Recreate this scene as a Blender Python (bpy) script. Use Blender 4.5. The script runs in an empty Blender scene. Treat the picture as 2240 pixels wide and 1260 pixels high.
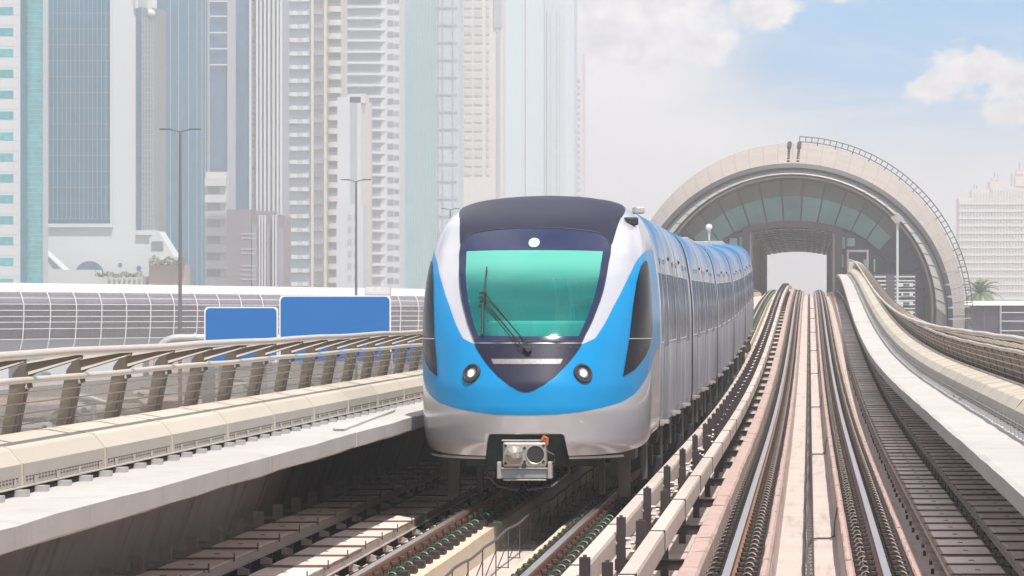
import bpy, bmesh, math, random
import numpy as np
from mathutils import Vector, Matrix
random.seed(7)
R = math.radians
C = bpy.context.scene.collection
scn = bpy.context.scene
CZ = 12.0                      # camera height above the street level
FP = 8400.0                    # focal length in photo pixels (135 mm on 36 mm)

# ------------------------------------------------------------------ camera
cam = bpy.data.cameras.new('camera'); cam_ob = bpy.data.objects.new('camera', cam); C.objects.link(cam_ob)
cam.sensor_width = 36; cam.lens = 135.0
cam.shift_x = -650 / 2240; cam.shift_y = 47 / 2240
cam.clip_start = 0.5; cam.clip_end = 20000
cam_ob.location = (0, 0, CZ); cam_ob.rotation_euler = (R(90), 0, 0)
scn.camera = cam_ob
scn.render.resolution_x = 1024; scn.render.resolution_y = 576
scn.view_settings.view_transform = 'Standard'; scn.view_settings.look = 'None'
scn.view_settings.gamma = 1; scn.view_settings.exposure = 0.40
HAZE = 0.00075
SUN_AZ = R(154)                # from +Y clockwise: right and slightly behind the camera
SUN_EL = R(65)
sd = Vector((math.sin(SUN_AZ) * math.cos(SUN_EL), math.cos(SUN_AZ) * math.cos(SUN_EL), math.sin(SUN_EL)))
sl = bpy.data.lights.new('sun', 'SUN'); sl.energy = 4.85; sl.angle = R(0.8); sl.color = (1, .955, .89)
so = bpy.data.objects.new('sun', sl); C.objects.link(so); so.rotation_euler = sd.to_track_quat('Z', 'Y').to_euler()
so.location = (0, 0, 400)

# ------------------------------------------------------------------ world: sky and clouds
wd = bpy.data.worlds.new('World'); scn.world = wd; wd.use_nodes = True
def nodes_of(t): return t.nodes, t.links
wn, wl = nodes_of(wd.node_tree); wn.clear()
def nn(ns, ty, **k):
    n = ns.new(ty)
    for a, b in k.items(): setattr(n, a, b)
    return n
def wmath(op, a, b=None, c=None, clamp=False):
    n = nn(wn, 'ShaderNodeMath', operation=op); n.use_clamp = clamp
    for i, v in enumerate((a, b, c)):
        if v is None: continue
        if isinstance(v, (int, float)): n.inputs[i].default_value = v
        else: wl.new(v, n.inputs[i])
    return n.outputs[0]
tc = nn(wn, 'ShaderNodeTexCoord'); sep = nn(wn, 'ShaderNodeSeparateXYZ'); wl.new(tc.outputs['Generated'], sep.inputs[0])
X, Y, Z = sep.outputs
zz = wmath('MULTIPLY', Z, 3.2)
cmb = nn(wn, 'ShaderNodeCombineXYZ'); wl.new(X, cmb.inputs[0]); wl.new(Y, cmb.inputs[1]); wl.new(wmath('ADD', zz, 0.02), cmb.inputs[2])
vn = nn(wn, 'ShaderNodeVectorMath', operation='NORMALIZE'); wl.new(cmb.outputs[0], vn.inputs[0])
sky = nn(wn, 'ShaderNodeTexSky', sky_type='NISHITA'); sky.sun_disc = False; sky.sun_elevation = SUN_EL; sky.sun_rotation = SUN_AZ
sky.air_density = 1.0; sky.dust_density = 0.6; sky.ozone_density = 2.5
wl.new(vn.outputs[0], sky.inputs[0])
# direction as slope coordinates u (right) and v (up)
ay = wmath('MAXIMUM', wmath('ABSOLUTE', Y), 0.02)
U = wmath('DIVIDE', X, ay); V = wmath('DIVIDE', Z, ay)
cu = nn(wn, 'ShaderNodeCombineXYZ'); wl.new(U, cu.inputs[0]); wl.new(V, cu.inputs[1])
def noise(scale, detail, rough, sx=1, sy=1, off=0.0, dist=0.0):
    m = nn(wn, 'ShaderNodeMapping'); m.inputs['Scale'].default_value = (sx, sy, 1); m.inputs['Location'].default_value = (off, off * .7, off)
    wl.new(cu.outputs[0], m.inputs[0])
    n = nn(wn, 'ShaderNodeTexNoise'); n.inputs['Scale'].default_value = scale; n.inputs['Detail'].default_value = detail
    n.inputs['Roughness'].default_value = rough; n.inputs['Distortion'].default_value = dist
    wl.new(m.outputs[0], n.inputs[0]); return n.outputs[0]
n1 = noise(105, 10, .62, 1, 1.3, 3.1, .25); n1b = noise(105, 10, .62, 1, 1.3, 3.1 + .9, .25); n2 = noise(26, 7, .6, .45, 2.0, 11.7, .6); n3t = nn(wn, 'ShaderNodeTexNoise'); n3t.inputs['Scale'].default_value = 2.2; n3t.inputs['Detail'].default_value = 5; wl.new(tc.outputs['Generated'], n3t.inputs[0]); n3 = n3t.outputs[0]
def smooth(x, a, b):
    n = nn(wn, 'ShaderNodeMapRange'); n.interpolation_type = 'SMOOTHSTEP'
    n.inputs['From Min'].default_value = a; n.inputs['From Max'].default_value = b
    wl.new(x, n.inputs['Value']); return n.outputs[0]
def blob(px, py, rx, ry):
    u0 = (px - 1770) / FP; v0 = (677 - py) / FP
    a = wmath('DIVIDE', wmath('SUBTRACT', U, u0), rx / FP); b = wmath('DIVIDE', wmath('SUBTRACT', V, v0), ry / FP)
    d = wmath('SQRT', wmath('ADD', wmath('MULTIPLY', a, a), wmath('MULTIPLY', b, b)))
    return wmath('SUBTRACT', 1.0, d)
def mx(*a):
    r = a[0]
    for x in a[1:]: r = wmath('MAXIMUM', r, x)
    return r
blobs = mx(blob(1450, 20, 200, 95), blob(1660, 20, 95, 55), blob(1540, 95, 95, 60), blob(1300, 40, 260, 170),
           blob(1840, -12, 45, 26), blob(2140, 160, 125, 62), blob(2215, 180, 110, 60), blob(2045, 190, 75, 38), blob(2230, 245, 110, 40),
           blob(700, 60, 600, 260))
glow = wmath('MULTIPLY', smooth(mx(blob(1340, 140, 380, 330), blob(1450, 330, 420, 190)), 0.0, .8), .85)
dens = wmath('ADD', blobs, wmath('MULTIPLY', wmath('SUBTRACT', n1, .5), 2.6))
cl_b = smooth(dens, -0.12, 0.55)
far_c = wmath('MULTIPLY', smooth(n3, .42, .6), smooth(V, .12, .3))
wisps = wmath('MULTIPLY', wmath('MULTIPLY', smooth(n2, .44, .74), .7), wmath('SUBTRACT', 1.0, smooth(V, .1, .3)))
shade = smooth(wmath('ADD', wmath('MULTIPLY', wmath('SUBTRACT', n1b, .35), 1.6), wmath('MULTIPLY', dens, .35)), .1, .85)
def mixc(f, a, b):
    n = nn(wn, 'ShaderNodeMix', data_type='RGBA')
    for i, v in ((0, f), (6, a), (7, b)):
        if isinstance(v, (int, float)): n.inputs[i].default_value = v
        elif isinstance(v, tuple): n.inputs[i].default_value = v
        else: wl.new(v, n.inputs[i])
    return n.outputs[2]
ccol = mixc(shade, (8.2, 8.0, 7.9, 1), (5.2, 5.2, 5.6, 1))
clear = smooth(blob(2050, 60, 680, 340), 0.0, .6)
c0 = mixc(clear, sky.outputs[0], (.0, 3.3, 7.0, 1))
c1 = mixc(wisps, c0, (6.4, 6.6, 7.0, 1))
lowf = smooth(wmath('ADD', wmath('MULTIPLY', V, -1), wmath('MULTIPLY', wmath('SUBTRACT', n2, .5), .03)), -.062, -.022)
c2 = mixc(wmath('MULTIPLY', lowf, .95), c1, (7.9, 7.65, 7.7, 1))
c2 = mixc(glow, c2, (8.0, 7.8, 7.8, 1))
c3 = mixc(mx(cl_b, far_c), c2, ccol)
bg = nn(wn, 'ShaderNodeBackground'); bg.inputs['Strength'].default_value = 0.107; wl.new(c3, bg.inputs['Color'])
wo = nn(wn, 'ShaderNodeOutputWorld'); wl.new(bg.outputs[0], wo.inputs['Surface'])

# ------------------------------------------------------------------ materials
MATS = {}
PANES = {'glass_blue': (.64, 3, 2.3), 'glass_teal': (.5, .5, .76), 'glass_navy': (1.2, 3, 1.6), 'pale_teal': (1.4, 4, 3.4), 'pale_blue': (1.4, 4, 3.4), 'glass_band': (1.4, 9, 1.3), 'bld_haze_glass': (1.4, 9, 1.3), 'shell_beige': (1.3, 5, 1.3), 'rim_white': (1, 3, 1)}
ORND = {'bld_band': .3, 'pale_window': .12, 'bld_darkgrey': .3, 'glass_station': .15, 'glass_olive': .2, 'glass_dark': .3, 'cover_beige': .06, 'tray_lid': .12, 'rail_cream': .08, 'glass_teal': .15, 'concrete_walk': .05}
def mat(name, col, rough=.6, metal=0.0, var=.12, vs=3.0, bump=0.0, bs=30.0, coat=0.0, emit=None, es=0, streak=None, dirt=0.0, dcol=(.1, .08, .06), stretch=(1, 1, 1), alpha=1.0, spec=.5):
    m = bpy.data.materials.new(name); m.use_nodes = True; ns, ls = m.node_tree.nodes, m.node_tree.links
    b = ns['Principled BSDF']
    b.inputs['Roughness'].default_value = rough; b.inputs['Metallic'].default_value = metal
    b.inputs['Coat Weight'].default_value = coat; b.inputs['Coat Roughness'].default_value = .04
    b.inputs['Alpha'].default_value = alpha; b.inputs['Specular IOR Level'].default_value = spec
    t = ns.new('ShaderNodeTexCoord'); mp = ns.new('ShaderNodeMapping'); mp.inputs['Scale'].default_value = stretch
    ls.new(t.outputs['Object'], mp.inputs[0])
    n = ns.new('ShaderNodeTexNoise'); n.inputs['Scale'].default_value = vs; n.inputs['Detail'].default_value = 6; n.inputs['Roughness'].default_value = .65
    ls.new(mp.outputs[0], n.inputs[0])
    mr = ns.new('ShaderNodeMapRange'); mr.inputs['From Min'].default_value = .25; mr.inputs['From Max'].default_value = .75
    mr.inputs['To Min'].default_value = 1 - var; mr.inputs['To Max'].default_value = 1 + var; ls.new(n.outputs[0], mr.inputs[0])
    vm = ns.new('ShaderNodeVectorMath'); vm.operation = 'SCALE'; vm.inputs[0].default_value = col; ls.new(mr.outputs[0], vm.inputs['Scale'])
    out = vm.outputs[0]
    def scaled(sock, k):
        r_ = ns.new('ShaderNodeMapRange'); r_.inputs['To Min'].default_value = 1 - k; r_.inputs['To Max'].default_value = 1 + k; ls.new(sock, r_.inputs[0])
        v_ = ns.new('ShaderNodeVectorMath'); v_.operation = 'SCALE'; ls.new(out, v_.inputs[0]); ls.new(r_.outputs[0], v_.inputs['Scale']); return v_.outputs[0]
    if name in PANES:
        d_ = ns.new('ShaderNodeVectorMath'); d_.operation = 'DIVIDE'; ls.new(t.outputs['Object'], d_.inputs[0]); d_.inputs[1].default_value = PANES[name]
        f_ = ns.new('ShaderNodeVectorMath'); f_.operation = 'FLOOR'; ls.new(d_.outputs[0], f_.inputs[0])
        w_ = ns.new('ShaderNodeTexWhiteNoise'); w_.noise_dimensions = '3D'; ls.new(f_.outputs[0], w_.inputs[0]); out = scaled(w_.outputs[0], .16 if name.startswith('glass') else .06)
    if name in ORND:
        oi = ns.new('ShaderNodeObjectInfo'); out = scaled(oi.outputs['Random'], ORND[name])
    if dirt > 0:
        n2 = ns.new('ShaderNodeTexNoise'); n2.inputs['Scale'].default_value = vs * 2.3; n2.inputs['Detail'].default_value = 8; n2.inputs['Roughness'].default_value = .7
        mp2 = ns.new('ShaderNodeMapping'); mp2.inputs['Scale'].default_value = tuple(streak or (1, 1, 1)); mp2.inputs['Location'].default_value = (7, 3, 1)
        ls.new(t.outputs['Object'], mp2.inputs[0]); ls.new(mp2.outputs[0], n2.inputs[0])
        r2 = ns.new('ShaderNodeMapRange'); r2.inputs['From Min'].default_value = .52; r2.inputs['From Max'].default_value = .75
        r2.inputs['To Max'].default_value = dirt; ls.new(n2.outputs[0], r2.inputs[0])
        mx_ = ns.new('ShaderNodeMix'); mx_.data_type = 'RGBA'; ls.new(r2.outputs[0], mx_.inputs[0]); ls.new(out, mx_.inputs[6]); mx_.inputs[7].default_value = (*dcol, 1)
        out = mx_.outputs[2]
    ls.new(out, b.inputs['Base Color'])
    if bump > 0:
        n3 = ns.new('ShaderNodeTexNoise'); n3.inputs['Scale'].default_value = bs; n3.inputs['Detail'].default_value = 5
        ls.new(mp.outputs[0], n3.inputs[0])
        bp = ns.new('ShaderNodeBump'); bp.inputs['Strength'].default_value = bump; bp.inputs['Distance'].default_value = .02
        ls.new(n3.outputs[0], bp.inputs['Height']); ls.new(bp.outputs[0], b.inputs['Normal'])
    if emit:
        b.inputs['Emission Color'].default_value = (*emit, 1); b.inputs['Emission Strength'].default_value = es
    MATS[name] = m; return m
mat('concrete_walk', (.43, .405, .39), .85, var=.1, vs=.9, dirt=.5, dcol=(.27, .25, .235), bump=.15, bs=25, stretch=(1, .5, 1))
mat('concrete_lip', (.40, .37, .36), .9, var=.1, vs=.8, dirt=.55, dcol=(.24, .21, .19), streak=(1, 1.6, .25), bump=.15)
mat('concrete_wall', (.34, .305, .29), .9, var=.14, vs=.7, dirt=.8, dcol=(.11, .075, .065), streak=(1, 1.5, .12), bump=.2)
mat('concrete_deck', (.46, .385, .35), .9, var=.12, vs=1.3, dirt=.7, dcol=(.24, .18, .155), bump=.25, streak=(2.2, .12, 1))
mat('concrete_pink', (.40, .285, .25), .9, var=.13, vs=4, dirt=.65, dcol=(.22, .14, .115), bump=.6, bs=14)
mat('concrete_plinth', (.52, .43, .32), .88, var=.13, vs=2.5, dirt=.5, dcol=(.38, .24, .13), streak=(1, 3, .4), bump=.3)
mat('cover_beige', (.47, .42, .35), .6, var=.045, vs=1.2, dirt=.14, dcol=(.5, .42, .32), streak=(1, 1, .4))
mat('cover_side', (.38, .345, .30), .6, var=.06, vs=1.4, dirt=.25, dcol=(.45, .38, .3), streak=(1, 4, .25))  # darker copy of the cover beige, side shade put into the colour
mat('cab_trim', (.25, .27, .27), .6)
mat('cab_pale', (.8, .8, .78), .5)
mat('lamp_grey', (.11, .10, .105), .5, .2)
mat('pad_dark', (.02, .013, .013), .8)
mat('strap_brown', (.11, .08, .07), .7)
mat('seal_grey', (.16, .16, .18), .5)
mat('slot_dark', (.06, .05, .045), .8)
mat('rail_cream', (.50, .42, .37), .55, var=.1, vs=3, dirt=.45, dcol=(.45, .34, .27), streak=(1, .5, 1))
mat('joint_black', (.05, .045, .045), .7)
mat('bracket_dark', (.03, .02, .022), .7, var=.3)
mat('steel_bright', (.92, .80, .73), .3, 1.0, var=.06, stretch=(12, .3, 1))
mat('steel_rust', (.27, .135, .08), .6, .25, var=.3, vs=9, dirt=.4, dcol=(.1, .05, .03))
mat('clip_brown', (.032, .018, .017), .75, var=.35, vs=12)
mat('clip_grey', (.10, .08, .07), .5, .5, var=.2)
mat('clip_ring', (.13, .10, .085), .5, .3)
mat('clip_green', (.015, .09, .035), .45)
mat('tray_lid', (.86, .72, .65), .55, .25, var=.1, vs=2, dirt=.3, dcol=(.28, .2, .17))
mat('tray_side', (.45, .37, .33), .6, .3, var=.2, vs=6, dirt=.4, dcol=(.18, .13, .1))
mat('galv', (.36, .33, .31), .45, .5, var=.12)
mat('cable_dark', (.075, .06, .06), .6)
mat('cable_green', (.08, .22, .09), .6)
mat('post_taupe', (.12, .098, .08), .5, .25, var=.1)
mat('post_dark', (.13, .11, .095), .55, .2)
mat('tube_beige', (.62, .55, .47), .35, .2, var=.05)
mat('wire', (.42, .35, .27), .4, .6)
mat('mesh_panel', (.34, .30, .25), .35, .0, var=.1, alpha=.4)
mat('mesh_panel_dense', (.27, .205, .15), .5, .1, var=.15, alpha=.9)
mat('train_silver', (.54, .54, .58), .28, .35, var=.03, coat=.7)
mat('train_blue', (.0, .215, .48), .3, .0, var=.02, coat=.12, spec=.2)
mat('train_navy', (.011, .011, .032), .4, .0, var=.08, coat=.1, spec=.18)
mat('train_navy_glass', (.012, .018, .06), .15, .0, var=.05, coat=.15, spec=.4)
mat('side_glass', (.004, .004, .007), .25, .0, var=.05, coat=.0, spec=.12)
mat('rubber', (.02, .02, .022), .6)
mat('train_under', (.015, .013, .014), .75, var=.35, vs=4)
mat('train_under_box', (.10, .09, .088), .65, .2, var=.3, vs=4)
mat('coupler_metal', (.46, .44, .41), .4, .55, var=.15, vs=14, dirt=.3, dcol=(.2, .16, .12))
mat('coupler_grey', (.28, .31, .34), .5, .4, var=.15)
mat('orange', (.45, .10, .02), .5)
mat('lamp_on', (.9, .9, .85), .2, emit=(1, .95, .85), es=6)
mat('lamp_rim', (.45, .46, .47), .2, .8)
mat('led_strip', (.22, .19, .20), .4, .2, var=.35, vs=40)
mat('wiper', (.008, .008, .01), .6)
mat('white_paint', (.78, .77, .76), .4, var=.03)
mat('white_panel', (.55, .54, .53), .45, var=.05, vs=.4)
mat('grey_metal', (.42, .41, .42), .5, .3, var=.07)
mat('dark_frame', (.10, .09, .10), .5, .2)
mat('sign_blue', (.0, .125, .40), .7, var=.02, spec=.1)
mat('sign_grey', (.6, .57, .6), .5)
mat('shell_beige', (.37, .315, .275), .5, .15, var=.06, vs=.15, dirt=.15, dcol=(.45, .36, .3))
mat('shell_seam', (.33, .28, .25), .7)
mat('rim_white', (.36, .34, .33), .45, .1, var=.05, vs=.3)
mat('rim_grey', (.06, .05, .055), .55, .1, var=.1, vs=.15)
mat('rim_dark', (.04, .033, .037), .6)
mat('station_dark', (.07, .058, .07), .6, var=.2, vs=.3)
mat('asphalt', (.20, .185, .185), .9, var=.15, vs=.05)
mat('sand', (.42, .36, .31), .95, var=.15, vs=.03)
mat('paving_pink', (.48, .33, .28), .9, var=.12, vs=.2)
mat('road_paint', (.75, .74, .72), .7)
mat('leaf', (.10, .15, .06), .7, var=.4, vs=2)
mat('trunk', (.22, .17, .12), .9, var=.3, vs=3)
mat('tyre', (.03, .03, .03), .8)
mat('car_glass', (.03, .035, .045), .08)
mat('bld_white', (.52, .545, .56), .7, var=.05, vs=.05)
mat('bld_cream', (.52, .50, .465), .75, var=.06, vs=.08)
mat('bld_grey', (.32, .35, .38), .6, var=.07, vs=.08)
mat('podium_mauve', (.17, .15, .165), .6, var=.1)
mat('bld_darkgrey', (.20, .20, .23), .5, var=.1, vs=.05)
mat('bld_band', (.24, .27, .29), .3, .2, var=.15, vs=.2)
mat('bld_haze', (.48, .53, .52), .8, var=.05, vs=.05)
mat('glass_teal', (.05, .36, .38), .12, .35, var=.22, vs=.35)
mat('glass_blue', (.0, .15, .25), .12, .35, var=.18, vs=.05, stretch=(1, 1, .3))
mat('glass_navy', (.06, .17, .29), .15, .4, var=.25, vs=.15)
mat('glass_station', (.13, .27, .23), .15, .1, var=.3, vs=.5)
mat('glass_olive', (.07, .075, .055), .15, .1, var=.35, vs=.5)
mat('pale_teal', (.20, .50, .53), .35, .1, var=.08, vs=.02)  # pale tower tones: part of the haze is put into the colour
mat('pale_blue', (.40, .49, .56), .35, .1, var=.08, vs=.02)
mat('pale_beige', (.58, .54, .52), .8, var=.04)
mat('pale_window', (.44, .46, .47), .4, var=.1)
mat('glass_dark', (.018, .018, .032), .3, .0, var=.35, vs=.3)
mat('glass_cyan', (.38, .62, .60), .25, .0, var=.2, vs=.8)
mat('tunnel_panel', (.8, .70, .66), .5, .1, var=.18, vs=.5)

# windscreen: teal tinted film with slow tonal drift
def windscreen_mat():
    m = mat('windscreen_teal', (.006, .21, .20), .08, .0, var=.35, vs=1.3, coat=.25, stretch=(.5, 1, 2.0), dirt=.75, dcol=(.0, .15, .145), streak=(.25, .2, 1.1))
    # painted light: the pane's colour brightens towards its top edge
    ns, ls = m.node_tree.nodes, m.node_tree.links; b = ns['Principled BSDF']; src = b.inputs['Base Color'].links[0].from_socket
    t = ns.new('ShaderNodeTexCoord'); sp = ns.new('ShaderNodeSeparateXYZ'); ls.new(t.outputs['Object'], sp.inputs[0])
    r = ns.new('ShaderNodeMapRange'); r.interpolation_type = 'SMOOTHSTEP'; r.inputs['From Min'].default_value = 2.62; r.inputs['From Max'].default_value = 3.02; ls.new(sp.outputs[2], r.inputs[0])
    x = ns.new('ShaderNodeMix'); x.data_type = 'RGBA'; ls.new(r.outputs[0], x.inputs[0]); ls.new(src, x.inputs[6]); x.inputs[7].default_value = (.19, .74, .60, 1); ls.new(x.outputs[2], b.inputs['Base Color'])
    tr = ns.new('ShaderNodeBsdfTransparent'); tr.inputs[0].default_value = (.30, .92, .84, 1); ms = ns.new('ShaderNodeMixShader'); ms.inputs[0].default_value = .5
    ls.new(b.outputs[0], ms.inputs[1]); ls.new(tr.outputs[0], ms.inputs[2]); ls.new(ms.outputs[0], ns['Material Output'].inputs['Surface'])
    return m
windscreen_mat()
# ribbed carriage sides: brushed metal with vertical ripple, painted reflection streaks, blue film on the shoulder
def side_mat(name, base, blue, lo, hi, rough=.2, metal=.85, bmp=.35):
    m = bpy.data.materials.new(name); m.use_nodes = True; ns, ls = m.node_tree.nodes, m.node_tree.links
    b = ns['Principled BSDF']; b.inputs['Metallic'].default_value = metal; b.inputs['Roughness'].default_value = rough
    t = ns.new('ShaderNodeTexCoord'); sp = ns.new('ShaderNodeSeparateXYZ'); ls.new(t.outputs['Object'], sp.inputs[0])
    mp = ns.new('ShaderNodeMapping'); mp.inputs['Scale'].default_value = (.3, .26, .045); ls.new(t.outputs['Object'], mp.inputs[0])
    n = ns.new('ShaderNodeTexNoise'); n.inputs['Scale'].default_value = 5.5; n.inputs['Detail'].default_value = 5; n.inputs['Roughness'].default_value = .75; ls.new(mp.outputs[0], n.inputs[0])
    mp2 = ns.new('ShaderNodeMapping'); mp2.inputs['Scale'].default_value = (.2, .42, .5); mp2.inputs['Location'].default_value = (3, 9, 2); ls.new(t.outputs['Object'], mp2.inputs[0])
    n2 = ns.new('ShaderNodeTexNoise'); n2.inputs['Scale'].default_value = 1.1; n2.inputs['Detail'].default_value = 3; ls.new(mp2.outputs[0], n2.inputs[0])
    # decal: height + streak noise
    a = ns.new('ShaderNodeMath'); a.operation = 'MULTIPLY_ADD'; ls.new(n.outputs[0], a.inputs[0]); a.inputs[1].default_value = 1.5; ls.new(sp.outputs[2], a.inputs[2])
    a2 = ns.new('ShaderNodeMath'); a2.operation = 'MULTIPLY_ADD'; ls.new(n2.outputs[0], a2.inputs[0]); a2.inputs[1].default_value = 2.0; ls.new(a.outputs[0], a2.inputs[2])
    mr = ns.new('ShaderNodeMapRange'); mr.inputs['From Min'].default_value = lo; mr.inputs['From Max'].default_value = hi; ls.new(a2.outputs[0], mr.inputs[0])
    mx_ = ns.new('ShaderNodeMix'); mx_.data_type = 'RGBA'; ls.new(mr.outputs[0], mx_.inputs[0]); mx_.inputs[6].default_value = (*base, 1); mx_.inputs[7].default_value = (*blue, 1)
    n4 = ns.new('ShaderNodeMapRange'); n4.inputs['From Min'].default_value = .3; n4.inputs['From Max'].default_value = .7; n4.inputs['To Min'].default_value = .42; n4.inputs['To Max'].default_value = 1.4; ls.new(n.outputs[0], n4.inputs[0])  # light and dark reflection streaks painted into the colour, windows too
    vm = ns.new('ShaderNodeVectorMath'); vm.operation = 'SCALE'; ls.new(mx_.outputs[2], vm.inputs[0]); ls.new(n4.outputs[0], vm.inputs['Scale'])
    ls.new(vm.outputs[0], b.inputs['Base Color'])
    bp = ns.new('ShaderNodeBump'); bp.inputs['Strength'].default_value = bmp; bp.inputs['Distance'].default_value = .014
    ls.new(n.outputs[0], bp.inputs['Height']); ls.new(bp.outputs[0], b.inputs['Normal'])
    gl = ns.new('ShaderNodeBsdfAnisotropic'); gl.inputs['Roughness'].default_value = rough; ls.new(vm.outputs[0], gl.inputs['Color']); ls.new(bp.outputs[0], gl.inputs['Normal'])
    df = ns.new('ShaderNodeBsdfDiffuse'); ls.new(vm.outputs[0], df.inputs['Color']); ls.new(bp.outputs[0], df.inputs['Normal'])
    ms = ns.new('ShaderNodeMixShader'); ms.inputs[0].default_value = metal; ls.new(df.outputs[0], ms.inputs[1]); ls.new(gl.outputs[0], ms.inputs[2]); ls.new(ms.outputs[0], ns['Material Output'].inputs['Surface'])
    MATS[name] = m
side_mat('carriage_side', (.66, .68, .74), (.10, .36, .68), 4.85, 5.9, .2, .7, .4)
side_mat('carriage_window', (.52, .55, .60), (.16, .22, .32), 3.5, 5.3, .08, .8, .8)

# ------------------------------------------------------------------ mesh collector
ORG = {}
class M:
    def __init__(s): s.v = []; s.f = []; s.m = []
    def add(s, vs, fs, mi=0):
        n = len(s.v); s.v += [tuple(v) for v in vs]
        for f in fs: s.f.append([i + n for i in f]); s.m.append(mi)
    def box(s, c, d, mi=0, rz=0.0, M4=None):
        cx, cy, cz = c; a, b, e = d[0] / 2, d[1] / 2, d[2] / 2
        vs = [(x, y, z) for x in (-a, a) for y in (-b, b) for z in (-e, e)]
        if rz:
            co, si = math.cos(rz), math.sin(rz); vs = [(x * co - y * si, x * si + y * co, z) for x, y, z in vs]
        vs = [(x + cx, y + cy, z + cz) for x, y, z in vs]
        if M4: vs = [M4 @ Vector(v) for v in vs]
        s.add(vs, [(0, 1, 3, 2), (4, 6, 7, 5), (0, 4, 5, 1), (2, 3, 7, 6), (0, 2, 6, 4), (1, 5, 7, 3)], mi)
    def b2(s, x0, x1, y0, y1, z0, z1, mi=0):
        s.box(((x0 + x1) / 2, (y0 + y1) / 2, (z0 + z1) / 2), (abs(x1 - x0), abs(y1 - y0), abs(z1 - z0)), mi)
    def tube(s, pts, r, n=8, mi=0, caps=True):
        pts = [Vector(p) for p in pts]; rs = r if isinstance(r, (list, tuple)) else [r] * len(pts)
        vs = []; prev = None
        for i, p in enumerate(pts):
            d = (pts[min(i + 1, len(pts) - 1)] - pts[max(i - 1, 0)]).normalized()
            up = Vector((0, 0, 1)) if abs(d.z) < .95 else Vector((0, 1, 0))
            a = d.cross(up).normalized(); b = a.cross(d)
            for k in range(n):
                t = 2 * math.pi * k / n; vs.append(p + (a * math.cos(t) + b * math.sin(t)) * rs[i])
        fs = [[i * n + k, i * n + (k + 1) % n, (i + 1) * n + (k + 1) % n, (i + 1) * n + k] for i in range(len(pts) - 1) for k in range(n)]
        if caps: fs += [list(range(n))[::-1], [(len(pts) - 1) * n + k for k in range(n)]]
        s.add(vs, fs, mi)
    def prism(s, poly, axis, a, b, mi=0):
        # poly in the two other axes, extruded along axis from a to b
        def mk(p, t): return {'x': (t, p[0], p[1]), 'y': (p[0], t, p[1]), 'z': (p[0], p[1], t)}[axis]
        n = len(poly); vs = [mk(p, a) for p in poly] + [mk(p, b) for p in poly]
        fs = [list(range(n)), list(range(n, 2 * n))[::-1]] + [[i, i + n, (i + 1) % n + n, (i + 1) % n] for i in range(n)]
        s.add(vs, fs, mi)
    def sphere(s, c, r, mi=0, n=16, m=10, sc=(1, 1, 1)):
        vs = []; fs = []
        for i in range(m + 1):
            ph = math.pi * i / m
            for k in range(n):
                t = 2 * math.pi * k / n
                vs.append((c[0] + r * sc[0] * math.sin(ph) * math.cos(t), c[1] + r * sc[1] * math.sin(ph) * math.sin(t), c[2] + r * sc[2] * math.cos(ph)))
        for i in range(m):
            for k in range(n): fs.append([i * n + k, i * n + (k + 1) % n, (i + 1) * n + (k + 1) % n, (i + 1) * n + k])
        s.add(vs, fs, mi)
    def sweep(s, sec, st, zf=None, xf=None, mi=0, caps=True, mis=None, wob=None):
        # sec: (x, z) closed polygon; st: list of D
        n = len(sec); vs = []
        for D in st:
            z0 = zf(D) if zf else 0; x0 = xf(D) if xf else 0
            for j, (x, z) in enumerate(sec):
                w = wob(D, j) if wob else 0
                vs.append((x + x0, D, z + z0 + w))
        base = len(s.v); s.v += vs
        for i in range(len(st) - 1):
            for j in range(n):
                s.f.append([base + i * n + j, base + i * n + (j + 1) % n, base + (i + 1) * n + (j + 1) % n, base + (i + 1) * n + j])
                s.m.append(mis[j] if mis else mi)
        if caps:
            s.f.append([base + j for j in range(n)]); s.m.append(mi); s.f.append([base + (len(st) - 1) * n + j for j in range(n)]); s.m.append(mi)
    def build(s, name, mats, parent=None, smooth=False, origin=None, bevel=0, weld=False):
        me = bpy.data.meshes.new(name)
        po = ORG.get(parent.name, (0, 0, 0)) if parent else (0, 0, 0)
        o0 = origin or po
        vv = np.array(s.v, dtype=float) - np.array(o0)
        me.from_pydata([tuple(v) for v in vv.tolist()], [], s.f)
        for k in (mats if isinstance(mats, (list, tuple)) else [mats]): me.materials.append(MATS[k])
        me.polygons.foreach_set('material_index', s.m)
        bm = bmesh.new(); bm.from_mesh(me)
        if weld: bmesh.ops.remove_doubles(bm, verts=bm.verts, dist=1e-4)
        bmesh.ops.recalc_face_normals(bm, faces=bm.faces); bm.to_mesh(me); bm.free()
        if smooth:
            for p in me.polygons: p.use_smooth = True
            me.set_sharp_from_angle(angle=R(38))
        o = bpy.data.objects.new(name, me); C.objects.link(o)
        o.location = tuple(o0[i] - po[i] for i in range(3)); ORG[o.name] = tuple(o0)
        if parent: o.parent = parent
        if bevel:
            b = o.modifiers.new('bevel', 'BEVEL'); b.width = bevel; b.segments = 2; b.limit_method = 'ANGLE'; b.angle_limit = R(40)
        return o
def tag(o, label=None, cat=None, group=None, kind=None):
    if label: o['label'] = label
    if cat: o['category'] = cat
    if group: o['group'] = group
    if kind: o['kind'] = kind
    return o
def empty(name, loc, label=None, cat=None, group=None):
    o = bpy.data.objects.new(name, None); C.objects.link(o); o.location = loc; ORG[o.name] = tuple(loc); o.empty_display_size = .2
    return tag(o, label, cat, group)
def cp(src, parent, loc, label=None, rz=None):
    o = src.copy(); C.objects.link(o); o.parent = parent
    po = ORG.get(parent.name, (0, 0, 0)) if parent else (0, 0, 0)
    o.location = tuple(loc[i] - po[i] for i in range(3)); ORG[o.name] = tuple(loc)
    if rz is not None: o.rotation_euler = (0, 0, rz)
    return o
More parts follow.
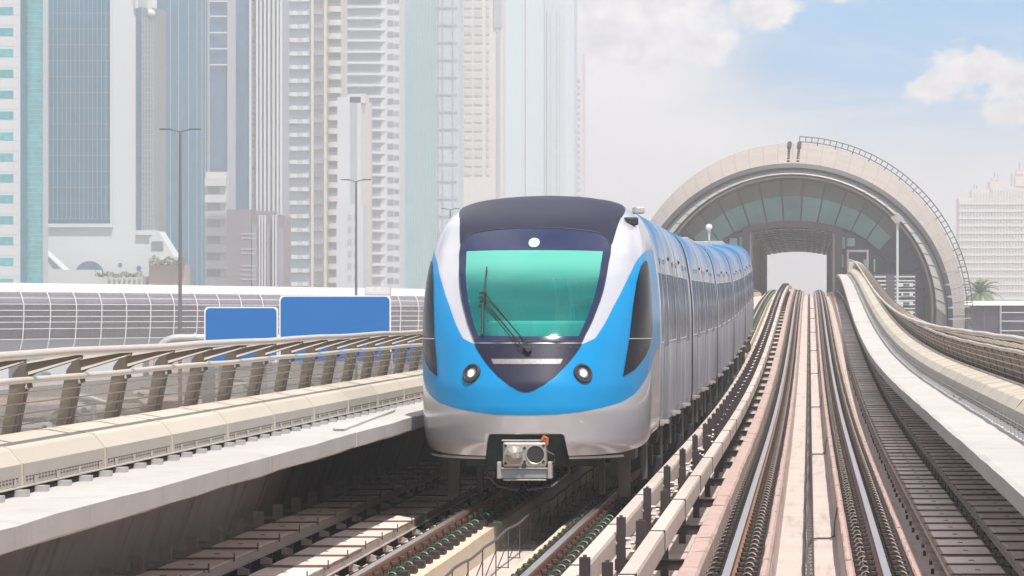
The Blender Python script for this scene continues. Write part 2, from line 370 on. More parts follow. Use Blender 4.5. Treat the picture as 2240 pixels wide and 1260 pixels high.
def at(px, py, D): return ((px - 1770) * D / FP, D, (677 - py) * D / FP + CZ)
def zpx(py, D): return (677 - py) * D / FP + CZ
def xpx(px, D): return (px - 1770) * D / FP

# rail-top height along the line (world z)
_pp = [(0, -2.4), (55, -2.4), (70, -2.395), (84, -2.33), (102, -2.15), (120, -1.85), (139, -1.43), (150, -1.15), (170, -.62), (191, -0.03), (215, .55), (240, 1.0), (262, 1.33), (285, 1.5), (320, 1.52), (700, 1.52)]
_D = np.arange(0, 700, 1.0); _Pz = np.interp(_D, [p[0] for p in _pp], [p[1] for p in _pp])
_k = np.exp(-.5 * (np.arange(-15, 16) / 6.0) ** 2); _k /= _k.sum()
_Pz = np.convolve(np.pad(_Pz, 15, mode='edge'), _k, mode='valid')
def PZ(D): return float(np.interp(D, _D, _Pz)) + CZ
def EX(D): return float(np.interp(D, [0, 95, 130, 200, 270, 700], [0, 0, .06, .25, .45, .45]))
def rng(a, b, s):
    n = max(1, int(round((b - a) / s))); return [a + (b - a) * i / n for i in range(n + 1)]
TL, TR = -3.35, 0.0        # track centres
# ================================================================== viaduct
vroot = empty('viaduct', (-1.67, 60, CZ - 5), 'long pale concrete viaduct carrying the two tracks up to the station', 'viaduct')
ST = rng(8, 330, 3)
m = M(); m.sweep([(-7.2, -.48), (-7.2, -1.6), (-5, -2.3), (1.65, -2.3), (3.85, -1.6), (3.85, -.48)], ST, PZ); m.build('deck', 'concrete_deck', vroot)
# sloping side walls of the trough and the cantilevered walkways
m = M(); m.sweep([(-7.2, -.48), (-6.6, .93), (-6.35, .93), (-6.85, -.48)], ST, PZ); m.build('side_wall', 'concrete_wall', vroot)
m = M(); m.sweep([(3.85, -.48), (3.25, .93), (3.0, .93), (3.5, -.48)], ST, PZ, EX); m.build('side_wall', 'concrete_wall', vroot)
def stiff(xs, sgn):
    for D in rng(30, 200, 5.2):
        m = M(); z = PZ(D); m.prism([(3.5 + EX(D), z - .47), (3.02 + EX(D), z + .9), (2.9 + EX(D), z + .9), (3.3 + EX(D), z - .47)], 'y', D - .1, D + .1); m.build('wall_rib', 'concrete_wall', vroot)
stiff(3.62, 1)
def wob(seed, amp):
    rnd = random.Random(seed); tab = {}
    def f(D, j):
        k = (round(D, 2), j)
        if k not in tab: tab[k] = rnd.uniform(-amp, amp)
        return tab[k]
    return f
def walkway(side):
    joints = [9.5, 41.4, 72.5, 103.5, 134.5, 165.5, 196.5, 227.5, 258.5, 276 if side > 0 else 300]
    for a, b in zip(joints[:-1], joints[1:]):
        if side > 0: sec = [(1.53, 1.07), (1.53, .925), (1.56, .905), (3.1, .86), (3.1, 1.09), (1.58, 1.085)]
        else: sec = [(TL - 1.53, 1.07), (TL - 1.53, .925), (TL - 1.56, .905), (TL - 3.1, .86), (TL - 3.1, 1.09), (TL - 1.58, 1.085)]
        m = M(); m.sweep(sec, rng(a + .03, b - .03, 1.2), PZ, EX if side > 0 else None, mis=[1, 1, 0, 0, 0, 0], wob=wob(side * 3 + int(a), .007))
        m.build('walkway_slab', ['concrete_walk', 'concrete_lip'], vroot)
walkway(1); walkway(-1)
# plinths under the rails
def plinth(xa, xb, nm, matn, curb=None, seed=1):
    m = M(); f = wob(seed, .006)
    def w(D, j): return f(D, j) if j in (1, 2) else 0
    m.sweep([(xa - .02, -.48), (xa, -.19), (xb, -.19), (xb + .02, -.48)], rng(12, 300, .9), PZ, wob=w)
    return m.build(nm, matn, vroot)
plinth(-4.5, -3.75, 'rail_plinth', 'concrete_plinth', seed=2); plinth(-2.95, -2.28, 'rail_plinth', 'concrete_plinth', seed=3)
plinth(-1.0, -.38, 'rail_plinth', 'concrete_deck', seed=4); plinth(.36, 1.06, 'rail_plinth', 'concrete_deck', seed=5)
for nm_, xx in (('rail_pad', -.93), ('rail_pad', -.57), ('rail_pad', .53), ('rail_pad', .89)):
    m = M(); m.sweep([(xx - (.06 if xx == -.93 else .13), -.186), (xx - (.06 if xx == -.93 else .13), -.181), (xx + .13, -.181), (xx + .13, -.186)], rng(14, 300, 3), PZ); m.build(nm_, 'pad_dark', vroot)
# rough edge kerbs made of cast blocks
def kerb(xc, w, top, step, seed):
    m = M(); rnd = random.Random(seed); D = 14.0
    while D < 300:
        e = D + step * rnd.uniform(.85, 1.15); g = .025; n = 5; wv = w / 2 * rnd.uniform(.93, 1.05)
        st = rng(D + g, e - g, .5)
        offs = {}
        def wf(d, j):
            if j in (1, 2, 3): return rnd.uniform(-.009, .009)
            return 0
        m.sweep([(xc - wv, -.47), (xc - wv, top - .015), (xc - wv + .015, top), (xc + wv - .025, top + .004), (xc + wv, top - .03), (xc + wv + .01, -.47)], st, PZ, wob=wf)
        D = e
    m.build('kerb', 'concrete_pink', vroot)
kerb(-1.08, .19, .06, 2.1, 1); kerb(-.425, .085, -.09, 2.2, 3); kerb(.4, .08, -.09, 2.2, 4); kerb(1.05, .07, -.14, 2.2, 5)
# deck studs right of the line, drainage studs
m = M()
for D in rng(34, 140, 1.55):
    for x in (1.12, 1.36):
        m.box((x + random.uniform(-.02, .02), D, PZ(D) - .45), (.035, .07, .06))
m.build('anchor_stud', 'bracket_dark', vroot)['kind'] = 'stuff'
# piers seen below
for D in (30, 61.5, 123, 185, 247, 300):
    m = M(); z = PZ(D) - 2.2
    m.tube([(-1.67, D, -.2), (-1.67, D, z - 2), (-1.67, D, z)], [1.1, 1.1, 2.6], 20); m.build('pier', 'concrete_lip', vroot, smooth=True)

# ================================================================== rails with fasteners
def fastener(green, lod=0):
    m = M()
    m.box((0, 0, .015), (.2, .26, .03), 0)
    m.box((-.05, 0, .05), (.1, .17, .05), 0)
    m.tube([(.045, 0, .03), (.045, 0, .085)], .05, 6, 1); m.tube([(.045, 0, .085), (.045, 0, .14)], .026, 6, 1); m.tube([(.045, 0, .135), (.045, 0, .165)], .036, 6, 1)
    # spring ring arching beside the rail foot
    pts = [(-.015 + .055 * math.cos(t), -.02 + .025 * math.sin(t), .05 + .06 * math.sin(t)) for t in [math.pi * k / 8 for k in range(-2, 11)]]
    m.tube(pts, .010, 4, 2)
    return m
FM = {}
def rail(x, label, cat, y0, y1, fD0, green):
    z0 = PZ(y0) - .2
    rt = empty('rail', (x, y0, z0), label, cat, 'running rails of the two tracks')
    h = .036
    sec = [(-h, -.004), (-h + .006, 0), (h - .006, 0), (h, -.004), (h, -.035), (.009, -.05), (.009, -.14), (.07, -.16), (.07, -.178), (-.07, -.178), (-.07, -.16), (-.009, -.14), (-.009, -.05), (-h, -.035)]
    m = M(); m.sweep([(a + x, b) for a, b in sec], rng(y0, y1, 2.5), PZ, mis=[0, 0, 0, 1, 1, 1, 1, 1, 1, 1, 1, 1, 1, 1])
    m.build('rail_bar', ['steel_bright', 'steel_rust'], rt)
    key = green
    mats = ['clip_brown', 'clip_grey', 'clip_green' if green else 'clip_ring']
    n = 0; st = M(); src = None; D = fD0; proto = fastener(green)
    while D < 292:
        for sg in (-1, 1):
            loc = (x + sg * .155, D, PZ(D) - .19)
            if n < 98:
                if key not in FM:
                    o = M(); o.v = list(proto.v); o.f = list(proto.f); o.m = list(proto.m)
                    ob = o.build('fastener', mats, None); FM[key] = ob; ob.parent = rt
                    ob.location = tuple(loc[i] - ORG[rt.name][i] for i in range(3)); ob.scale.x = sg * -1; ORG[ob.name] = loc
                else:
                    ob = cp(FM[key], rt, loc); ob.scale.x = -sg
                ob.scale = (-sg, 1, 1)
            else:
                b0 = len(st.v); st.v += [(loc[0] - sg * vx, D + vy, loc[2] + vz) for vx, vy, vz in proto.v]
                st.f += [[b0 + k for k in f] for f in proto.f]; st.m += proto.m
            n += 1
        D += .75
    so_ = st.build('fastener', mats, rt); so_['kind'] = 'stuff'
    return rt
rail(TL - .755, 'rust sided running rail, leftmost of the four, running out from under the train nose', 'rail', 14, 300, 30.2, True)
rail(TL + .775, 'rust sided running rail beside the third rail boxes, partly under the train', 'rail', 14, 300, 30.5, True)
rail(TR - .755, 'bright topped running rail of the empty track beside the pink kerb blocks', 'rail', 14, 300, 33.1, False)
rail(TR + .71, 'bright topped rightmost running rail of the empty track', 'rail', 14, 300, 33.3, False)
# thin cables lying along the fasteners
def cable(nm, pts, r, matn, label, cat, group=None):
    m = M(); m.tube(pts, r, 5); return tag(m.build(nm, matn, None, origin=tuple(pts[0])), label, cat, group)
for x, lb in ((-.93, 'thin green cable along the left side of the empty track'), (.55, 'thin green cable inside the rightmost rail'), (.93, 'thin green cable outside the rightmost rail')):
    cable('signal_cable', [(x + .015 * math.sin(D * .7), D, PZ(D) - .13 + .01 * math.sin(D * 1.3)) for D in rng(95, 300, 3)], .014, 'cable_green', lb, 'cable', 'green cables along the rails')
# loose wavy grey cable beside the right rail
cable('signal_cable', [(.56 + .03 * math.sin(D * 3.6), D, PZ(D) - .1 + .025 * math.cos(D * 4.1)) for D in rng(33, 80, .16)], .009, 'clip_ring', 'wavy grey cable lying on the clips inside the rightmost rail', 'cable')

# ================================================================== centre wires on stands
def wire_run(x, y0, y1, step, hgt, label, seed, ladder=False):
    rt = empty('cable_run', (x, y0, PZ(y0) - .48), label, 'cable', 'cable runs standing between the rails')
    rnd = random.Random(seed)
    zb = lambda D: PZ(D) - .478
    m = M(); m.tube([(x + .01 * math.sin(D), D, zb(D) + hgt + .012 * math.sin(D * 2.1)) for D in rng(y0, y1, .8)], .014, 6, 0)
    if ladder:
        m.tube([(x - .035, D, zb(D) + .04) for D in rng(y0, y1, 1.5)], .018, 5, 0); m.tube([(x + .07, D, zb(D) + .03) for D in rng(y0, y1, 1.5)], .008, 4, 0)
    m.build('cable', 'cable_dark', rt)
    src = None; n = 0; D = y0 + .6; rest = M()
    while D < y1 - .3:
        def stand(mm, D):
            z = zb(D)
            if ladder:
                mm.tube([(x, D, z), (x, D, z + hgt)], .006, 4); mm.tube([(x, D, z + hgt), (x + .07, D, z + .02)], .005, 4); mm.tube([(x - .04, D, z + .03), (x + .08, D, z + .03)], .005, 4)
            else:
                mm.tube([(x, D, z), (x, D, z + hgt)], .007, 5); mm.tube([(x - .12, D + .02, z + .005), (x, D, z + hgt * .72)], .0055, 4); mm.tube([(x - .13, D, z + .006), (x + .01, D, z + .006)], .0055, 4)
        if n < 99: q = M(); stand(q, D); q.build('stand', 'cable_dark', rt)
        else: stand(rest, D)
        n += 1; D += step
    if rest.v: o = rest.build('stand', 'cable_dark', rt); o['kind'] = 'stuff'
wire_run(TL, 22, 62, 1.68, .42, 'dark cable on thin wire stands between the rails in front of the train', 1)
wire_run(-.02, 30, 296, .62, .2, 'black ladder like cable run along the middle of the empty track', 2, True)
for i, D in enumerate((47.9, 75, 102, 128, 150, 172, 193, 214)):
    pts = [(.0, D - 1.2, PZ(D) - .44), (.03, D - .3, PZ(D) - .45), (.1, D, PZ(D) - .455), (.26, D, PZ(D) - .455), (.31, D + .25, PZ(D) - .44), (.325, D + 1.2, PZ(D) - .3), (.36, D + 1.8, PZ(D) - .17), (.43, D + 2.3, PZ(D) - .14), (.52, D + 2.6, PZ(D) - .15)]
    cable('bond_cable', pts, .014, 'cable_dark', ('looped black cable crossing the channel, %s toward the station' % ['nearest of the eight', 'second', 'third', 'fourth', 'fifth', 'sixth', 'seventh', 'farthest'][i]), 'cable', 'looped cables from the centre run to the right rail')

# ================================================================== third rail boxes between the tracks
def third_rail(x0, side, joff, label):
    rt = empty('conductor_rail', (x0, 24, PZ(24) - .5), label, 'third rail', 'conductor rails between the tracks')
    sec = [(x0, .09), (x0, .27), (x0 + .012, .3), (x0 + .138, .3), (x0 + .15, .27), (x0 + .15, .09)]
    D = 18 + joff; n = 0
    while D < 296:
        e = D + 6.0; m = M(); m.sweep(sec, rng(D + .02, e - .02, 3), PZ)
        for q in rng(D, e, 3.0)[:1]:
            m.sweep([(x0 - .006, .085), (x0 - .006, .306), (x0 + .156, .306), (x0 + .156, .085)], [q + .02, q + .045], PZ, mi=1)
        m.build('cover_box', ['rail_cream', 'joint_black'], rt); D = e
    # insulators and dark posts
    xp = x0 + (.2 if side < 0 else -.04)
    def unit(D):
        z = PZ(D); q = M()
        q.box((xp, D, z - .02), (.085, .09, .93), 0)
        q.box((xp, D, z + .45), (.03, .04, .03), 1)
        q.build('post', ['bracket_dark', 'clip_grey'], rt)
        q = M(); s_ = -1 if side < 0 else 1
        for k in range(3): q.tube([(xp + s_ * (.035 + .028 * k), D, z + .2), (xp + s_ * (.05 + .028 * k), D, z + .2)], .048, 10)
        q.tube([(xp - .09 * s_, D, z + .24), (xp, D, z + .24)], .018, 6); q.tube([(xp - .09 * s_, D, z + .16), (xp, D, z + .16)], .018, 6)
        q.build('insulator', 'galv', rt)
    D = (30.3 if side < 0 else 29.7); n = 0
    while D < 290 and n < 90:
        unit(D); n += 1; D += 5.85 if D < 60 else 3.0
    return rt
third_rail(-1.97, -1, 1.5, 'cream box section conductor rail nearer the train')
third_rail(-1.52, 1, .4, 'cream box section conductor rail nearer the empty track')
rt = empty('cross_bearers', (-1.5, 26, PZ(26) - .5), 'dark steel cross bars under the conductor rails, laid like ladder rungs', 'cross bars')
D = 26.7
while D < 290:
    m = M(); z = PZ(D); m.b2(-1.98, -1.17, D - .07, D + .07, z - .26, z - .16); m.b2(-1.98, -1.17, D - .09, D + .09, z - .158, z - .15)
    m.build('bar', 'bracket_dark', rt); D += 6.25 if D < 60 else 5.0

# ================================================================== cable trays
def tray(x0, w, top, y0, y1, step, label, lip):
    rt = empty('cable_tray', (x0 + w / 2, y0, PZ(y0) - .48), label, 'cable tray', 'cable trays below the walkways')
    D = y0; n = 0; rest = M(); rnd = random.Random(int(x0 * 10))
    side = M()
    side.sweep([(x0 + .005, top - .1), (x0 + .005, top - .012), (x0 + w - .005, top - .012), (x0 + w - .005, top - .1)], rng(y0, y1, 3), PZ)
    side.sweep([(x0 + w + .0, top - .105), (x0 + w + .0, top - .095), (x0 + w + .03, top - .095), (x0 + w + .03, top - .105)], rng(y0, y1, 3), PZ)
    side.sweep([(x0 - .03, top - .105), (x0 - .03, top - .095), (x0 + .0, top - .095), (x0 + .0, top - .105)], rng(y0, y1, 3), PZ)
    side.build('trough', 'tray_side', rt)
    k = .012
    while D < y1 - .2:
        e = min(y1, D + step); q = M() if n < 98 else rest
        dz = rnd.uniform(-.006, .006); dx = rnd.uniform(-.008, .008)
        zf = lambda d: PZ(d) + dz
        q.sweep([(x0 + dx, top - .01), (x0 + dx, top), (x0 + w + dx, top), (x0 + w + dx, top - .01)], [D + k, (D + e) / 2, e - k], zf, mi=0, wob=lambda d, j: .006 if abs(d - (D + e) / 2) < .01 else 0)
        z = PZ(D)
        q.b2(x0 - .04, x0 + w + .05, D - .022, D + .022, z + top + .004, z + top + .022, 1)
        q.b2(x0 + w + .035, x0 + w + .047, D - .01, D + .01, z + top - .02, z + top + .07, 1)
        q.tube([(x0 + w * .5, (D + e) / 2, z + top + .004 + dz), (x0 + w * .5, (D + e) / 2, z + top + .012 + dz)], .03, 8, 1)
        for sx in ((x0 + w - .02, x0 + w + .09), (x0 - .09, x0 + .02)):
            q.prism([(sx[0], z + top - .19), (sx[1], z + top - .19), (sx[1], z + top - .14), (sx[0], z + top - .105)], 'y', D + step * .4 - .03, D + step * .4 + .03, 2)
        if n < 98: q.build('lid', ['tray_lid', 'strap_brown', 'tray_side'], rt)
        n += 1; D = e
    if rest.v: o = rest.build('lid', ['tray_lid', 'strap_brown', 'tray_side'], rt); o['kind'] = 'stuff'
    for D in rng(y0, min(y1, 110), step):
        m = M(); z = PZ(D); m.b2(x0 + .06, x0 + w - .06, D - .05, D + .05, z - .47, z + top - .11); m.build('foot', 'bracket_dark', rt)
tray(TL - 2.02, .57, -.15, 22, 62, 1.6, 'lidded steel cable tray left of the train, the one nearer the rail', 1)
tray(TL - 2.82, .5, -.05, 20, 62, 1.6, 'lidded steel cable tray against the shaded left wall', 1)
tray(1.43, .5, -.2, 30, 290, 1.5, 'lidded steel cable tray right of the empty track, the one nearer the rail', 1)
tray(2.1, .62, -.12, 34, 290, 1.5, 'lidded steel cable tray under the right walkway', 1)
# wall brackets behind the left tray
for D in rng(24, 60, 1.6):
    m = M(); z = PZ(D); m.b2(-6.75, -6.15, D - .03, D + .03, z - .16, z - .13); m.b2(-6.55, -6.43, D - .02, D + .02, z - .13, z + .02)
    m.build('wall_bracket', 'tray_side', vroot)

# ================================================================== parapet service covers
def covers(side, y0, y1, L, label):
    X0 = (lambda w: TL - w) if side < 0 else (lambda w: w)
    xf = None if side < 0 else EX
    rt = empty('duct_cover_row', (X0(2.5), y0, PZ(y0) + 1.07), label, 'duct covers', 'rows of beige duct covers along the walkways')
    n = 0; D = y0; rest = M()
    sec = [(2.245, .075), (2.25, .225), (2.33, .325), (2.345, .335), (2.62, .385), (2.70, .385), (2.76, .3), (2.76, .05)]
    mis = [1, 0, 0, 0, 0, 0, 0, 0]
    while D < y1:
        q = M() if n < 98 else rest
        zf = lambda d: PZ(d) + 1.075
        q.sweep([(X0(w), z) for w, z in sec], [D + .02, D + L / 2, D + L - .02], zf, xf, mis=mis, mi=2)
        q.sweep([(X0(2.22), .062), (X0(2.22), .072), (X0(2.72), .072), (X0(2.72), .062)], [D, D + L], zf, xf, mi=0)
        # raised end rim like an overlapping joint
        q.sweep([(X0(w - (.006 if w < 2.5 else -.006)), z + (.006 if z > .2 else 0)) for w, z in sec], [D + L - .06, D + L - .02], zf, xf, mi=0)
        for d in (D + L * .12, D + L * .38, D + L * .64, D + L * .9):
            e = xf(d) if xf else 0
            q.box((X0(2.19) + e, d, zf(d) + .025), (.085, .13, .06), 3)
            q.box((X0(2.235) + e, d, zf(d) + .1), (.012, .05, .05), 3)
        if D < 60 and side < 0:
            k = D + .12
            while k < D + L - .2:
                for zz in (.105, .13): q.box((X0(2.2445), k, zf(k) + zz), (.004, .062, .009), 4)
                k += .115
        elif side > 0 and D < 130:
            q.sweep([(X0(2.20), .115), (X0(2.20), .122), (X0(2.207), .122), (X0(2.207), .115)], [D, D + L], zf, xf, mi=3)
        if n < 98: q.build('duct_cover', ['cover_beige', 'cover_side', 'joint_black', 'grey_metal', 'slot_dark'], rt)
        n += 1; D += L
    if rest.v: o = rest.build('duct_cover', ['cover_beige', 'cover_side', 'joint_black', 'grey_metal', 'slot_dark'], rt); o['kind'] = 'stuff'
covers(-1, 11.25, 150, 3.22, 'row of beige chamfered duct covers with slots along the left walkway')
covers(1, 15, 268, 3.0, 'row of beige chamfered duct covers curving up along the right walkway')
m = M(); zb = PZ(269) + 1.08; m.b2(2.3 + .45, 2.85 + .45, 268.3, 271.5, zb, zb + .85)
tag(m.build('cabinet', 'cover_beige', None, origin=(3.0, 270, zb), bevel=.03), 'beige box at the top end of the right duct covers', 'cabinet')

# ================================================================== leaning parapet fences
def fence(side, y0, y1, sp, label, dense):
    X0 = (lambda w: TL - w) if side < 0 else (lambda w: w)
    ex = (lambda d: 0) if side < 0 else EX
    zb = PZ
    rt = empty('parapet_fence', (X0(2.9), y0, PZ(y0) + 1.07), label, 'fence', 'leaning parapet fences of the viaduct')
    rail2, top = (2.70, 1.85), (2.30, 2.075)
    for nm, (w, z), r in (('top_rail', top, .034), ('mid_rail', rail2, .026)):
        m = M(); m.tube([(X0(w) + ex(d), d, zb(d) + z + .006 * math.sin(d * .9)) for d in rng(y0, y1, 2.16)], r, 10); m.build(nm, 'tube_beige', rt, smooth=True)
    m = M()
    for k in range(8):
        f = (k + .5) / 8; w = 2.94 + (2.72 - 2.94) * f; z = 1.12 + (1.80 - 1.12) * f
        m.tube([(X0(w - (.02 if side < 0 else .062)) + ex(d), d, zb(d) + z) for d in rng(y0, y1, 2.16)], .0055, 4)
    m.build('wire', 'wire', rt)
    poly = [(3.01, 1.02), (2.915, 1.02), (2.755, 1.81), (2.72, 1.87), (2.66, 1.905), (2.31, 2.015), (2.30, 2.04), (2.34, 2.05), (2.70, 1.995), (2.80, 1.96), (2.845, 1.90), (2.865, 1.82)]
    inner = [(2.90, 1.02), (2.895, 1.02), (2.75, 1.78), (2.755, 1.78)]
    n = 0; d = y0 + .5; rest = M(); restp = M()
    while d < y1:
        q = M() if n < 98 else rest
        z0 = zb(d)
        pg = [(X0(w) + ex(d), z + z0) for w, z in poly]
        q.prism(pg, 'y', d - .02, d + .02, 0)
        q.prism([(X0(2.905) + ex(d), z0 + 1.02), (X0(2.885) + ex(d), z0 + 1.02), (X0(2.735) + ex(d), z0 + 1.78), (X0(2.757) + ex(d), z0 + 1.78)], 'y', d - .055, d + .055, 1)
        q.prism([(X0(2.72) + ex(d), z0 + 1.892), (X0(2.31) + ex(d), z0 + 2.02), (X0(2.31) + ex(d), z0 + 2.03), (X0(2.72) + ex(d), z0 + 1.915)], 'y', d - .045, d + .045, 2)
        q.prism([(X0(2.73) + ex(d), z0 + 1.98), (X0(2.32) + ex(d), z0 + 2.05), (X0(2.32) + ex(d), z0 + 2.06), (X0(2.73) + ex(d), z0 + 1.995)], 'y', d - .045, d + .045, 2)
        q.tube([(X0(2.72) + ex(d), d - .05, z0 + 1.86), (X0(2.70) + ex(d), d - .05, z0 + 1.79)], .022, 6, 1)
        if n < 98: q.build('post', ['post_taupe', 'post_dark', 'tube_beige'], rt)
        q = M() if n < 98 else restp
        if d + sp < y1 + 1:
            a, b = (d + .06, d + sp - .06) if side < 0 else (d + .035, d + sp - .035)
            w0, w1 = (2.955, 2.76) if side < 0 else (2.893, 2.738)
            vs = [(X0(w0) + ex(a), a, zb(a) + 1.06), (X0(w1) + ex(a), a, zb(a) + 1.79), (X0(w1) + ex(b), b, zb(b) + 1.79), (X0(w0) + ex(b), b, zb(b) + 1.06)]
            s_ = -.008 * side if side < 0 else .008
            vs2 = [(x + .008 * (1 if side > 0 else -1), y, z) for x, y, z in vs]
            q.add(vs + vs2, [(0, 1, 2, 3), (7, 6, 5, 4), (0, 4, 5, 1), (1, 5, 6, 2), (2, 6, 7, 3), (3, 7, 4, 0)])
            if n < 98: q.build('panel', dense, rt)
        n += 1; d += sp
    if rest.v: o = rest.build('post', ['post_taupe', 'post_dark', 'tube_beige'], rt); o['kind'] = 'stuff'
    if restp.v: o = restp.build('panel', dense, rt); o['kind'] = 'stuff'
fence(-1, 14.2, 150, 2.17, 'left parapet fence of leaning taupe posts, wires and clear panels', 'mesh_panel')
fence(1, 13, 272, 2.17, 'right parapet fence of brown mesh panels curving up to the station', 'mesh_panel_dense')
# loose board on the left walkway
z = PZ(43) + 1.09
m = M(); m.prism([(-5.16, 41.6), (-5.02, 41.4), (-5.33, 49.5), (-5.40, 49.5)], 'z', z + .0, z + .022)
tag(m.build('loose_board', 'concrete_walk', None, origin=(-5.2, 44, z)), 'thin loose board lying on the left walkway beside the train', 'board')
# ================================================================== train
WH = [(.55, 1.22), (.65, 1.30), (.8, 1.365), (1.0, 1.395), (1.3, 1.4), (2.3, 1.4), (2.6, 1.385), (2.85, 1.36), (3.07, 1.325), (3.25, 1.295), (3.4, 1.25), (3.52, 1.195), (3.62, 1.12), (3.7, 1.02), (3.76, .90), (3.8, .77), (3.83, .6), (3.85, .4), (3.86, .22), (3.865, .0)]
YF = [(.55, 45.62), (.8, 45.42), (1.2, 45.35), (1.5, 45.4), (2.07, 45.7), (2.45, 46.0), (2.8, 46.32), (3.1, 46.7), (3.3, 47.02), (3.45, 47.3), (3.57, 47.58), (3.67, 47.9), (3.75, 48.3), (3.8, 48.65), (3.84, 49.1), (3.865, 49.7)]
YS = [(.55, 47.6), (2.4, 47.5), (2.8, 47.62), (3.1, 47.85), (3.45, 48.25), (3.67, 48.65), (3.8, 49.2), (3.865, 49.85)]
def _sm(P):
    hs = np.linspace(.5, 3.865, 600); v = np.interp(hs, [p[0] for p in P], [p[1] for p in P]); w = v.copy()
    for i in range(len(v)):
        a = min(10, i, len(v) - 1 - i); w[i] = v[i - a:i + a + 1].mean()
    return hs, w
TW, TF, TS = _sm(WH), _sm(YF), _sm(YS)
ZR = PZ(47)
def SN(t, h):
    W = float(np.interp(h, *TW)); yf = float(np.interp(h, *TF)); ys = float(np.interp(h, *TS)); a = abs(t); sg = 1 if t >= 0 else -1
    if a <= 1:
        th = a * math.pi / 2; x = W * math.sin(th) ** .87; y = yf + (ys - yf) * (1 - max(0, math.cos(th)) ** .87)
    else: x = W; y = min(50.2, ys + (a - 1) * 3)
    return Vector((TL + sg * x, y, ZR + h))
def SNn(t, h):
    e = .012; a = SN(t + e, h) - SN(t - e, h); hb = min(h, 3.83); b = SN(t, hb + e) - SN(t, hb - e)
    n = a.cross(b)
    if n.length < 1e-9: return Vector((0, 0, 1))
    n.normalize(); return n
def patch(name, poly, off, mats, parent, gt=.07, gh=.07, solid=0.0, curved=True):
    bm = bmesh.new(); polys = poly if isinstance(poly[0], list) else [poly]
    for pl in polys: bm.faces.new([bm.verts.new((t, h, 0)) for t, h in pl])
    bm.normal_update(); bmesh.ops.triangulate(bm, faces=bm.faces[:], ngon_method='EAR_CLIP'); poly = [p for pl in polys for p in pl]
    ts = [p[0] for p in poly]; hs = [p[1] for p in poly]
    def cuts(lo, hi, g): return [k * g for k in range(int(math.floor(lo / g)) + 1, int(math.ceil(hi / g)))]
    for t in cuts(min(ts), max(ts), gt):
        bmesh.ops.bisect_plane(bm, geom=bm.verts[:] + bm.edges[:] + bm.faces[:], plane_co=(t, 0, 0), plane_no=(1, 0, 0), dist=1e-5)
    for h in cuts(min(hs), max(hs), gh):
        bmesh.ops.bisect_plane(bm, geom=bm.verts[:] + bm.edges[:] + bm.faces[:], plane_co=(0, h, 0), plane_no=(0, 1, 0), dist=1e-5)
    for h in (3.55, 3.6, 3.65, 3.68, 3.72, 3.745, 3.77, 3.79, 3.81, 3.83, 3.845, 3.855):
        if min(hs) < h < max(hs): bmesh.ops.bisect_plane(bm, geom=bm.verts[:] + bm.edges[:] + bm.faces[:], plane_co=(0, h, 0), plane_no=(0, 1, 0), dist=1e-5)
    bmesh.ops.remove_doubles(bm, verts=bm.verts, dist=1e-5)
    nrm = []
    for v in bm.verts:
        t, h = v.co.x, v.co.y; n = SNn(t, h); p = SN(t, h) + n * off; nrm.append(n); v.co = p - Vector(ORG[parent.name])
    bm.normal_update()
    # orient outward
    for f in bm.faces:
        c = f.calc_center_median() + Vector(ORG[parent.name]); o = c - Vector((TL, 50.5, ZR + 2.0))
        if f.normal.dot(o) < 0: f.normal_flip()
    me = bpy.data.meshes.new(name); bm.to_mesh(me); bm.free()
    for k in (mats if isinstance(mats, (list, tuple)) else [mats]): me.materials.append(MATS[k])
    for p in me.polygons: p.use_smooth = True
    try: me.normals_split_custom_set_from_vertices(nrm)
    except Exception as e: print('nrm', e)
    o = bpy.data.objects.new(name, me); C.objects.link(o); o.parent = parent; ORG[o.name] = ORG[parent.name]
    return o
def mir(pts): return [(-t, h) for t, h in reversed(pts)]
train = empty('metro_train', (TL, 45.4, ZR), 'blue and silver five carriage metro train with lit headlights and teal windscreen', 'train')
cab = empty('cab', (TL, 45.4, ZR)); cab.parent = train; cab.location = (0, 0, 0)
# --- shell outline with the coupler notch
bot = [(1.95, .86), (1.12, .835), (.95, .775), (.81, .725), (.6, .68), (.4, .665), (.212, .662), (.196, .76), (.182, .875), (.175, .915), (.165, .925)]
shell = [(1.95, 3.862)] + bot + mir(bot) + [(-1.95, 3.862)]
sh = patch('shell', shell, 0, 'train_silver', cab, .025, .035)
s_ = sh.modifiers.new('solid', 'SOLIDIFY'); s_.thickness = .03; s_.offset = -1
bt = [(.275, 1.99), (.3473, 2.056), (.405, 2.22), (.471, 2.439), (.545, 2.64), (.6117, 2.801), (.6915, 2.956), (.755, 3.03), (.8293, 3.084), (.9701, 3.13), (1.4, 3.16), (1.95, 3.17)]
bb = [(1.95, 1.93), (1.5, 1.9), (1.15, 1.82), (.9473, 1.679), (.8147, 1.541), (.74, 1.455), (.6623, 1.374), (.538, 1.288), (.4, 1.232), (.2699, 1.191), (.1308, 1.160), (0, 1.15)]
bband = patch('blue_band', [(0, 1.99)] + bt + bb[:-1] + [(0, 1.15)] + mir(bb[:-1]) + mir(bt), .004, 'train_blue', cab, .05, .07)
ce = [(.4599, 3.168), (.478, 3.21), (.503, 3.30), (.53, 3.38), (.565, 3.46), (.612, 3.53), (.685, 3.584), (.78, 3.642), (.9, 3.70), (1.05, 3.755), (1.3, 3.80), (1.95, 3.83), (1.95, 3.862)]
fr = [(.0791, 3.395), (.2165, 3.373), (.285, 3.36), (.3387, 3.345), (.382, 3.327), (.4138, 3.302), (.437, 3.265), (.45, 3.222), (.4599, 3.168), (.452, 3.07), (.4321, 2.95), (.416, 2.81), (.3968, 2.665), (.372, 2.515), (.3421, 2.367), (.312, 2.22), (.2788, 2.083), (.2637, 2.013)]
